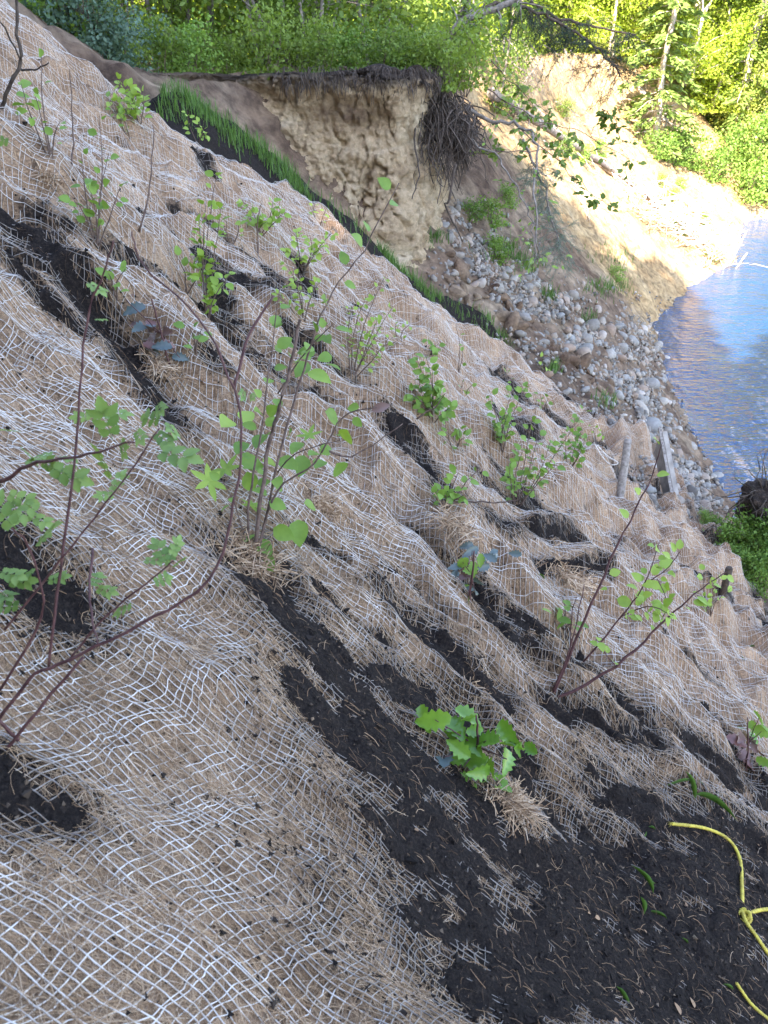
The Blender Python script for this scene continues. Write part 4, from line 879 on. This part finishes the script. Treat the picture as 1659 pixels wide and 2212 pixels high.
#END_B
# ------------------------------------------------------------------ trees and thickets
def cards(C, D, L, W, up_s=.7):
    n = len(C); D = D/np.linalg.norm(D, axis=1)[:, None]; U = rng.normal(0, up_s, (n, 3))+np.array([0, 0, 1]); S = np.cross(D, U); S /= np.linalg.norm(S, axis=1)[:, None]+1e-9
    L = L[:, None]; W = W[:, None]; sag = np.array([0, 0, -1])*L*.12
    V = np.stack([C, C+D*L*.5-S*W+sag*.2, C+D*L+sag, C+D*L*.5+S*W+sag*.2], 1).reshape(-1, 3)
    return V, np.arange(n*4).reshape(-1, 4)
def tree_deciduous(seed, H, R, n, leaf, mat, bark, z0=.05, stems=1, leanx=0.0, trunk_r=.05, clumps=26):
    r = random.Random(seed); g = np.random.default_rng(seed); mb = MB(); tips = []
    for s_ in range(stems):
        a = r.uniform(0, 6.28); sp = .25*R if stems > 1 else 0
        b0 = Vector((math.cos(a)*sp*.3, math.sin(a)*sp*.3, -.1)); e0 = Vector((math.cos(a)*sp*2.2+leanx, math.sin(a)*sp*2.2, H*r.uniform(.75, .95)))
        pts = smooth_pts([b0, b0.lerp(e0, .35)+Vector((r.gauss(0, .04*H), r.gauss(0, .04*H), 0)), b0.lerp(e0, .7)+Vector((r.gauss(0, .05*H), r.gauss(0, .05*H), 0)), e0], 4)
        mb.tube(pts, np.linspace(trunk_r, trunk_r*.2, len(pts)), 7)
        for q in range(max(4, clumps//stems)):
            k = r.uniform(z0, 1); i = min(len(pts)-2, int(k*(len(pts)-1))); p = pts[i]; a = r.uniform(0, 6.28); L = R*r.uniform(.45, 1)*(1-.5*abs(k-.45))
            d = Vector((math.cos(a), math.sin(a), r.uniform(-.1, .7))).normalized(); e = p+d*L; md = p+d*L*.5+Vector((0, 0, .08*L))
            mb.tube([p, md, e], [trunk_r*.3, trunk_r*.18, trunk_r*.07], 4); tips.append((md, .30*R)); tips.append((e, .28*R))
    cen = np.array([tuple(t[0]) for t in tips]); rad = np.array([t[1] for t in tips]); w_ = g.integers(0, len(cen), n)
    C = cen[w_]+g.normal(0, .55, (n, 3))*rad[w_][:, None]; C[:, 2] = np.maximum(C[:, 2], .02); D = g.normal(0, 1, (n, 3)); L = leaf*g.uniform(.6, 1.3, n)
    V, F = cards(C, D, L, L*.36)
    return mb.mesh('trunk', M[bark]), mesh_np('crown', V, F, M[mat])
def tree_conifer(seed, H, R, n, mat, bark, z0=.04, droop=.25):
    r = random.Random(seed); g = np.random.default_rng(seed); mb = MB(); pts = [(r.gauss(0, .01*H), r.gauss(0, .01*H), H*k-.15) for k in np.linspace(0, 1, 8)]
    mb.tube(pts, np.linspace(.013*H+.02, .006, 8), 8); C = []; D = []
    nb = 75
    per = n//nb
    for b_ in range(nb):
        k = z0+(1-z0)*(b_+r.random())/nb; a = b_*2.4+r.uniform(-.3, .3); L = R*(1-k)**.75*r.uniform(.7, 1.1)+.05*R; z = H*k; dr = droop*r.uniform(.6, 1.4)
        ex, ey = math.cos(a), math.sin(a); e = (ex*L, ey*L, z-dr*L); mb.tube([(0, 0, z), (ex*L*.5, ey*L*.5, z-dr*L*.25), e], [.012*R, .008*R, .003*R], 4)
        t = g.uniform(.08, 1, per)**.7; side = g.normal(0, .16, per)*L*(1.1-t*.6)
        C.append(np.stack([ex*L*t-ey*side, ey*L*t+ex*side, z-dr*L*t*t+g.normal(0, .03, per)*L-np.abs(side)*.25], 1))
        D.append(np.stack([ex-ey*np.sign(side)*.8, ey+ex*np.sign(side)*.8, np.full(per, -.25)], 1)+g.normal(0, .35, (per, 3)))
    C = np.concatenate(C); D = np.concatenate(D); L = g.uniform(.6, 1.3, len(C))*R*.15
    V, F = cards(C, D, L, L*.22)
    return mb.mesh('trunk', M[bark]), mesh_np('crown', V, F, M[mat])
def plant_tree(name, proto, x, y, s, label, cat, group, z=None, sz=None, tilt=(0, 0)):
    z = float(land(np.array([x]), np.array([y]))[0]) if z is None else z
    o = empty(name, (x, y, z-.03), label=label, cat=cat, group=group); o.scale = (s, s, sz or s); o.rotation_euler = (tilt[0], tilt[1], random.uniform(0, 6.28))
    link('trunk', proto[0], o); link('crown', proto[1], o); return o
FERNP = tree_deciduous(61, .9, .5, 2600, .045, 'fern', 'bark_twig', .02, 6, trunk_r=.008, clumps=40)
# protos
FIR = [tree_conifer(1, 14, 2.9, 9000, 'needle_dark', 'bark_dark'), tree_conifer(2, 14, 2.6, 9000, 'needle_dark', 'bark_dark')]
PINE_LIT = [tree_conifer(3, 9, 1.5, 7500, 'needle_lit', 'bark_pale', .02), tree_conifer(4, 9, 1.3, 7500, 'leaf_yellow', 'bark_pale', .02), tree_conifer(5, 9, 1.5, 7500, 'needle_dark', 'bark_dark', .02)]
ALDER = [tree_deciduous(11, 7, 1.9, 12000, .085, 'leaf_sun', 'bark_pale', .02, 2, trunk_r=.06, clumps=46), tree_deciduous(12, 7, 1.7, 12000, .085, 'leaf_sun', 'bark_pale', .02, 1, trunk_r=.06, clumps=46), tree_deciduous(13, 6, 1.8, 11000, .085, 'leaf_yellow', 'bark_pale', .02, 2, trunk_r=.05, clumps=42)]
SAPL = [tree_deciduous(20+i, 2.6, .75, 1700, .05, 'leaf_thicket', 'bark_grey', .02, 3, trunk_r=.018, clumps=24) for i in range(4)]
BUSH = [tree_deciduous(30+i, .75, .5, 1500, .06, ['leaf_thicket', 'leaf_green', 'leaf_thicket'][i], 'bark_twig', .02, 5, trunk_r=.008, clumps=30) for i in range(3)]
POLE = [tree_deciduous(40+i, 6, 1.0, 2600, .07, 'leaf_thicket', 'bark_grey', .03, 1, trunk_r=.026, clumps=16) for i in range(2)]

SURF0 = lambda x, y: on_land(x, y, land, 5, 40)
# tall firs on the bank upstream, which shade this part of the slope
for i, (x, y, s) in enumerate([(-.6, -6.0, .95), (-2.4, -5.0, 1.05), (-4.2, -5.6, 1.1), (-6.0, -4.6, 1.1), (-7.8, -3.8, 1.1), (-9.6, -2.6, 1.05), (-3.3, -7.6, 1.15), (-1.4, -8.2, 1.1), (-5.4, -7.4, 1.15), (-7.6, -6.6, 1.2), (-11.5, -1.5, 1.1), (-9.5, -5.5, 1.15), (-12.5, -4, 1.2), (.6, -7.4, .9)]):
    plant_tree('fir_tree', FIR[i % 2], x, y, s, 'tall dark fir on the bank above the blanket, upstream of the viewer', 'tree', 'tall firs upstream')
# thicket on the plateau behind the cliff
k = 0
for x, y in [(random.uniform(-5.2, 1.0), random.uniform(7.4, 11)) for _ in range(38)]:
    if polydist(np.array([x]), np.array([y]), PROM)[0] < .25 or (x < -1.4 and random.random() < .45): continue
    plant_tree('sapling', SAPL[k % 4], x, y, random.uniform(.7, 1.15), 'slender many-stemmed green sapling in the thicket above the clay cliff', 'sapling', 'saplings above the cliff'); k += 1
for x, y in [(-1.9, 7.4), (-1.3, 7.6), (-.7, 7.5), (-.2, 7.4), (.2, 7.3), (-2.5, 7.2), (-3.2, 7.0), (-.9, 8.0), (.1, 7.9), (-1.7, 8.1), (-2.3, 7.9), (-3.4, 7.8), (-2.8, 6.4), (-4.0, 6.6), (.4, 8.5), (.6, 9.3), (-.4, 8.6), (-3.9, 8.4), (-1.95, 5.95), (-1.75, 6.2), (-1.6, 6.45), (-1.45, 6.7), (-1.25, 6.95), (-.95, 7.0), (-2.1, 6.3), (-.5, 6.95), (-.05, 6.95)]:
    plant_tree('low_bush', BUSH[random.randrange(3)], x, y, random.uniform(.3, .6), 'low green bush on the cliff top under the saplings', 'bush', 'bushes on the cliff top')
for x, y in [(-3.2, 9.5), (-1.9, 9), (-1.1, 10), (-.9, 8.2), (-.2, 9.6), (-4.4, 9.8), (-2.5, 10.6), (.5, 10.2), (-5.2, 8.6), (-1.5, 11.5), (-3.7, 11.4), (.2, 11.6), (1.0, 12.4), (1.6, 12.2), (1.2, 13.0), (1.9, 13.4), (-3.0, 8.4), (-2.2, 8.8), (-1.6, 9.6), (-2.7, 9.9), (-.6, 9.1), (-3.6, 9.0), (-1.2, 8.6), (-4.0, 10.4), (-2.0, 10.0), (-.1, 8.7)]:
    plant_tree('slim_tree', POLE[random.randrange(2)], x, y, random.uniform(.45, 1.1), 'slim bare-stemmed tree rising out of the thicket', 'tree', 'slim trees in the thicket', tilt=(random.gauss(0, .08), random.gauss(0, .08)))
for i, (x, y) in enumerate([(-8.5, 14), (-7, 15), (-5.6, 14.5), (-4.4, 16), (-3.2, 15), (-2, 16.5), (-1, 15.5), (.2, 17), (-9.5, 17.5), (-6.3, 18), (-3.6, 19), (-.6, 19.5), (1.4, 16.8), (2.2, 18.5), (1.0, 20), (3.0, 20.5), (-10.5, 13.0), (-12, 16)]):
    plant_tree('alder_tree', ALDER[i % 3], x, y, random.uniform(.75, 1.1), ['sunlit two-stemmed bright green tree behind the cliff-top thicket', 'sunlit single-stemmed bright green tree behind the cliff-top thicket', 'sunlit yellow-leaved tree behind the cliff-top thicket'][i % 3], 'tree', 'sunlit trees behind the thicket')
# the wood on the far point
for i, (x, y, s) in enumerate([(8.3, 21.5, .8), (9.3, 22.3, .9), (10.2, 22.0, .75), (11.4, 22.8, .9), (12.4, 23.8, 1), (7.6, 22.8, .9), (6.4, 21.6, .9), (5.4, 22.6, 1), (9.8, 24.4, 1.1), (11.2, 25.2, 1.1), (8.4, 25, 1.1), (6.8, 25, 1.1), (13.8, 24.4, 1), (5.2, 24.6, 1.1), (14.5, 26.5, 1.2), (4.2, 22.4, .9), (12.6, 27, 1.2), (16.5, 25.5, 1.1), (19, 26, 1.2), (4.0, 25.4, 1.1)]):
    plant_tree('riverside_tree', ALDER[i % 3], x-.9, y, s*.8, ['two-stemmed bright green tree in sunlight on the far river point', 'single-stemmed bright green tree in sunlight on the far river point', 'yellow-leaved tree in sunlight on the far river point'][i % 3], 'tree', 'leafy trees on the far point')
for i, (x, y, s) in enumerate([(7.2, 21.0, .8), (8.8, 23.4, 1), (10.6, 23.4, 1.1), (6.0, 23.6, 1.1), (12.0, 25.8, 1.2), (9.4, 26.5, 1.2), (7.4, 27, 1.3), (4.8, 27, 1.3), (13.4, 29, 1.4), (10.8, 29.5, 1.4), (16, 29, 1.5), (3.2, 23.8, 1.0), (19, 30, 1.5), (2.6, 26.6, 1.2), (15, 23.6, .9)]):
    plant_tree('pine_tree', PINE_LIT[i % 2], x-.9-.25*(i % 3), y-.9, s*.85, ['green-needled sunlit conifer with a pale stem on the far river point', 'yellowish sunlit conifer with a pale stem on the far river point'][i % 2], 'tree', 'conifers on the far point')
for i in range(60):
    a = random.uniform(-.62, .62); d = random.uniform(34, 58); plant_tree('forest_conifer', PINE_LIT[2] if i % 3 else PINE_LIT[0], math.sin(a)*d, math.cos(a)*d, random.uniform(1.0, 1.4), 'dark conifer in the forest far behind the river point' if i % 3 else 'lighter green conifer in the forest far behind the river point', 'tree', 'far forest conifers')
for x, y, s in [(9.3, 20.9, .9), (10.1, 21.2, 1.0), (11.0, 21.5, 1.1), (8.8, 20.3, .8), (12, 21.8, 1.1), (13.2, 22.2, 1.2), (8.2, 20.4, .9), (7.6, 19.9, .8), (14.6, 22.6, 1.2), (7.0, 19.3, .6)]:
    plant_tree('willow_bush', (BUSH[1][0], BUSH[1][1]), x-.8, y, s*1.3, 'pale bush at the waterline of the far point', 'bush', 'bushes on the far waterline')
for i in range(14):
    px, py = random.uniform(1560, 1760), 0; py = 392+(px-1560)*.28+random.uniform(-18, 30); p = P(px, py, SURF0(px, py))
    plant_tree('shore_scrub', BUSH[i % 3], p.x, p.y, random.uniform(.7, 1.2), 'sunlit scrub bush at the sandy end of the far bank', 'bush', 'scrub at the far bank end', z=p.z)
# leaning pale dead trunk on the point
def limb_thing(name, course, ts, r0, r1, mat, label, cat, twigs=0, tl=.4, k=7, leaf=None, nleaf=0, lsize=.05, wob=.01, group=None, down=-.2):
    pts = smooth_pts([P(x, y, t) for (x, y), t in zip(course, ts)], 5, wob); o0 = pts[0].copy(); root = empty(name, o0, label=label, cat=cat, group=group)
    mb = MB(); mb.tube(pts, np.linspace(r0, r1, len(pts)), k, .06); link('trunk', mb.mesh('trunk', M[mat], origin=tuple(o0)), root); soft = MB()
    if twigs:
        mb = MB()
        for q in range(twigs):
            i = random.randrange(len(pts)//5, len(pts)); d = Vector((random.gauss(0, 1), random.gauss(0, 1), random.gauss(down, .6))).normalized(); L = tl*random.uniform(.4, 1.1)
            pp = [pts[i]+d*L*j/3+Vector((random.gauss(0, .03*L), random.gauss(0, .03*L), -.12*L*(j/3)**2*(1 if down < 0 else -1))) for j in range(4)]
            mb.tube(pp, np.linspace(max(.0018, r1*.5), .001, 4), 4)
            if leaf:
                for z_ in range(nleaf):
                    u = random.uniform(.2, 1); p = pp[0].lerp(pp[3], u); dd = d+Vector((random.gauss(0, .7), random.gauss(0, .7), random.gauss(-.1, .5))); add_leaf(root, soft, p, dd, lsize*random.uniform(.6, 1.2), leaf, False)
        link('twig', mb.mesh('twig', M[mat], origin=tuple(o0)), root, kind='stuff')
    if soft.n: link('foliage', soft.mesh('foliage', M[leaf[1]], origin=tuple(o0)), root)
    return root
limb_thing('dead_tree', [(1600, 440), (1615, 380), (1640, 300), (1668, 220)], [19.6, 19.8, 20, 20.2], .09, .03, 'bark_pale', 'pale leaning dead trunk at the far waterline', 'tree', 60, 1.1, down=.1)
SURF = lambda x, y, h=0: on_land(x, y, land, 5, 30)*(1-h)
limb_thing('fallen_log', [(1062, 200), (1120, 238), (1250, 322), (1350, 385), (1445, 458)], [SURF(1062, 200, .05), SURF(1120, 238, .05), SURF(1250, 322, .03), SURF(1350, 385, .02), SURF(1445, 458, .02)], .075, .03, 'bark_grey', 'long grey fallen log lying down the sunlit slope', 'log', 40, .5)
limb_thing('fallen_log', [(1190, 270), (1300, 360), (1400, 430), (1520, 500)], [SURF(1190, 270, .01), SURF(1300, 360, .01), SURF(1400, 430, .01), SURF(1520, 500, .01)], .04, .02, 'bark_pale', 'thin pale fallen stem beside the long grey log', 'log', 60, .6)
limb_thing('fallen_log', [(1372, 180), (1420, 240), (1440, 262)], [SURF(1372, 200, .03), SURF(1420, 245, .03), SURF(1440, 270, .03)], .06, .04, 'bark_pale', 'pale dead pole leaning on the top of the sunlit slope', 'log', 20, .7)
br = empty('brush_pile', P(1470, 500, SURF(1470, 500)), label='tangled pile of pale dead branches at the foot of the sunlit slope', cat='brush pile'); mb = MB()
for q in range(240):
    px, py = random.gauss(1470, 55), 0; py = 500+(px-1470)*.6+random.gauss(0, 22); t = SURF(px, py, .012); p = P(px, py, t)+Vector((0, 0, random.uniform(0, .25))); d = Vector((random.gauss(.5, .8), random.gauss(0, .7), random.gauss(-.1, .45))).normalized(); L = random.uniform(.25, .9)
    mb.tube([p-d*L*.5, p+Vector((random.gauss(0, .05), random.gauss(0, .05), .04)), p+d*L*.5], [.010, .008, .003], 4)
link('branch', mb.mesh('branch', M['bark_pale'], origin=tuple(br.location)), br, kind='stuff')
# the leaning grey tree and shrubs on the corner of the cliff
limb_thing('leaning_tree', [(925, 165), (945, 110), (975, 70), (1020, 35), (1105, 2), (1200, -60)], [6.75, 6.7, 6.65, 6.6, 6.6, 6.6], .042, .022, 'bark_grey', 'grey leaning tree on the cliff corner, bent over the river', 'tree', 34, .35, leaf=('oval', 'leaf_thicket'), nleaf=7, lsize=.06)
limb_thing('leaning_tree', [(950, 165), (985, 80), (1005, 20), (1020, -60)], [6.85, 6.85, 6.9, 6.9], .035, .025, 'bark_grey', 'upright grey companion stem beside the bent tree on the cliff corner', 'tree', 34, .35, leaf=('oval', 'leaf_thicket'), nleaf=8, lsize=.06)
limb_thing('pine_bough', [(1010, 28), (1090, 8), (1160, 25), (1230, 62), (1300, 110), (1340, 165)], [7.2, 7.3, 7.4, 7.5, 7.5, 7.5], .022, .006, 'bark_dark', 'dark drooping pine bough hanging over the sunlit slope', 'bough', 120, .42, leaf=('pine', 'needle_dark'), nleaf=9, lsize=.09, down=-.7)
limb_thing('pine_bough', [(1120, -30), (1190, 30), (1290, 60), (1375, 75)], [7.6, 7.6, 7.7, 7.7], .02, .006, 'bark_dark', 'second dark pine bough reaching out above the sunlit slope', 'bough', 60, .42, leaf=('pine', 'needle_dark'), nleaf=8, lsize=.09, down=-.7)
limb_thing('hanging_branch', [(1005, 235), (1060, 262), (1122, 270), (1160, 320), (1152, 420), (1165, 545)], [6.4, 6.3, 6.25, 6.2, 6.2, 6.2], .017, .006, 'bark_grey', 'grey branch arching out of the cliff corner and hanging down', 'branch', 16, .25, leaf=('oval', 'leaf_green'), nleaf=3, lsize=.05, down=-.4)
limb_thing('hanging_branch', [(1010, 300), (1080, 345), (1120, 410), (1150, 480), (1160, 560)], [6.3, 6.3, 6.3, 6.3, 6.3], .009, .004, 'bark_grey', 'thinner grey branch hanging below the arching one', 'branch', 20, .25, leaf=('oval', 'leaf_green'), nleaf=3, lsize=.05, down=-.4)
limb_thing('fir_bough', [(1130, 300), (1165, 380), (1190, 460), (1210, 540)], [6.6, 6.6, 6.6, 6.6], .012, .004, 'bark_grey', 'hanging bough of grey-green needles in front of the earth bank', 'bough', 110, .24, leaf=('pine', 'needle_pale'), nleaf=8, lsize=.07, down=-.5)
for i, (crs, t, lab) in enumerate([([(1050, 190), (1150, 250), (1260, 290), (1370, 345)], 6.8, 'leafy spray reaching far out over the sunlit slope'), ([(1060, 215), (1150, 300), (1240, 380), (1310, 440)], 6.8, 'leafy spray drooping towards the brush pile'), ([(1300, 235), (1330, 260), (1340, 310)], 7.6, 'small leafy twig dangling over the long grey log'), ([(1010, 330), (1120, 325), (1240, 328)], 6.5, 'long thin leafy twig reaching level from the root tangle'), ([(1060, 130), (1130, 200), (1190, 260)], 6.9, 'leafy spray below the dark pine bough')]):
    limb_thing('leafy_spray', crs, [t+.05*j for j in range(len(crs))], .006, .002, 'bark_twig', lab, 'branch', 26, .16, leaf=('round', 'leaf_thicket'), nleaf=4, lsize=.055, group='leafy sprays over the slope')
for x, y, s, lab in [(.55, 7.15, .55, 'dense green bush growing over the root tangle'), (.18, 7.25, .55, 'green bush at the foot of the bent grey tree'), (.7, 7.6, .7, 'green bush behind the root tangle')]:
    plant_tree('cliff_bush', BUSH[0], x, y, s, lab, 'bush', 'bushes on the cliff corner', z=-.2)
for px, py, s in [(1060, 480, .5), (1075, 560, .45), (1020, 470, .35), (1330, 600, .4), (1100, 440, .4)]:
    p = P(px, py, SURF(px, py)); plant_tree('low_bush', BUSH[1], p.x, p.y, s*.7, 'small green bush rooted in the gravelly earth bank', 'bush', 'bushes on the earth bank', z=p.z)
# ferny shrub at the upper end of the blanket
for i, (px, py, s, lab) in enumerate([(190, 110, .9, 'blue-green feathery shrub at the top end of the blanket'), (240, 150, .7, 'feathery dark shrub beside the blanket top and soil strip'), (80, 60, .8, 'bright green bush behind the top edge of the blanket'), (10, 20, .8, 'green bush half hidden behind the blanket crest')]):
    p = P(px, py, 5.1); pr = (BUSH[0][0], BUSH[0][1])
    o = plant_tree('feathery_shrub', FERNP if i < 2 else BUSH[1], p.x, p.y, s*.85, lab, 'shrub', None)
limb_thing('dark_tree', [(150, 60), (152, 10), (155, -60)], [5.9, 5.9, 5.9], .055, .05, 'bark_dark', 'dark tree trunk at the upper end of the blanket', 'tree', 10, .4, leaf=('oval', 'leaf_thicket'), nleaf=5, lsize=.06)
for i in range(26):                             # low dead sticks and roots strewn on the sunlit slope
    px = random.uniform(1150, 1560); py = 150+(px-1150)*.75+random.uniform(20, 230)
    if py > 480+(px-1350)*.35: continue
    q = px+random.uniform(25, 70), py+random.uniform(10, 60)
    limb_thing('dead_stick', [(px, py), ((px+q[0])/2+4, (py+q[1])/2-5), q], [SURF(px, py, .008), SURF((px+q[0])/2, (py+q[1])/2, .012), SURF(q[0], q[1], .008)], .012, .005, 'bark_pale', 'bare dead stick lying on the sunlit sandy slope', 'stick', 5, .3, 5, group='dead sticks on the sunlit slope')
for i in range(16):
    px = random.uniform(1180, 1560); py = 120+(px-1150)*.72+random.uniform(30, 170); p = P(px, py, SURF(px, py))
    plant_tree('slope_tuft', BUSH[i % 3], p.x, p.y, random.uniform(.2, .4), 'small scrubby plant on the sunlit sandy slope', 'plant', 'scrub on the sunlit slope', z=p.z)
for i in range(14):
    px = random.uniform(1065, 1370); py = 95+(px-1065)*.2; t = random.uniform(9.5, 12.5) if px < 1200 else 14
    limb_thing('crest_brush', [(px, py-20), (px+random.gauss(20, 20), py+20), (px+random.gauss(35, 25), py+70)], [t, t-.1, t-.2], .014, .004, 'bark_grey', 'dead brush drooping over the crest of the sunlit slope', 'branch', 14, .7, 5, group='dead brush on the crest', down=-.6)
limb_thing('pale_stem', [(697, 140), (695, 60), (698, -40)], [7.3, 7.3, 7.3], .016, .012, 'bark_pale', 'straight pale thin stem standing on the cliff top', 'tree')
# root wad and plants by the water
c = P(1645, 1085, 5.35); rw = empty('root_wad', c, label='dark rotten stump of earth and roots by the water', cat='stump')
import bmesh
bm = bmesh.new(); bmesh.ops.create_icosphere(bm, subdivisions=4, radius=1)
for v in bm.verts:
    d = 1+.35*mnoise.noise(v.co*1.6)+.18*mnoise.noise(v.co*4)+.08*mnoise.noise(v.co*9); v.co = Vector((v.co.x*.20, v.co.y*.2, v.co.z*.19))*d
me = bpy.data.meshes.new('stump'); bm.to_mesh(me); bm.free(); me.materials.append(M['sod']); link('stump', me, rw, Vector((.08, 0, -.03)))
mb = MB()
for q in range(26):
    d = Vector((random.gauss(-.8, .5), random.gauss(0, .5), random.gauss(.3, .4))).normalized(); p = Vector((0, 0, .05)); pts = [p]
    for j in range(5): d = (d+Vector((random.gauss(0, .35), random.gauss(0, .35), random.gauss(-.05, .3)))).normalized(); pts.append(pts[-1]+d*random.uniform(.05, .10))
    mb.tube(pts, np.linspace(.006, .0015, 6), 4)
link('twig', mb.mesh('twig', M['bark_dark']), rw, kind='stuff')
for i, (px, py, t, s) in enumerate([(1590, 1150, 5.3, .42), (1620, 1130, 5.25, .42), (1650, 1170, 5.2, .42), (1560, 1120, 5.5, .3), (1610, 1195, 5.1, .36), (1650, 1215, 5.0, .36), (1690, 1140, 5.2, .5), (1720, 1180, 5.0, .5), (1530, 1110, 5.7, .2)]):
    p = P(px, py, t); z = float(land(np.array([p.x]), np.array([p.y]))[0]); plant_tree('leafy_plant', BUSH[1], p.x, p.y, s*.8, 'leafy green plant crowding round the stump by the water', 'plant', 'plants by the stump', z=max(z, p.z-.15))
#END_C
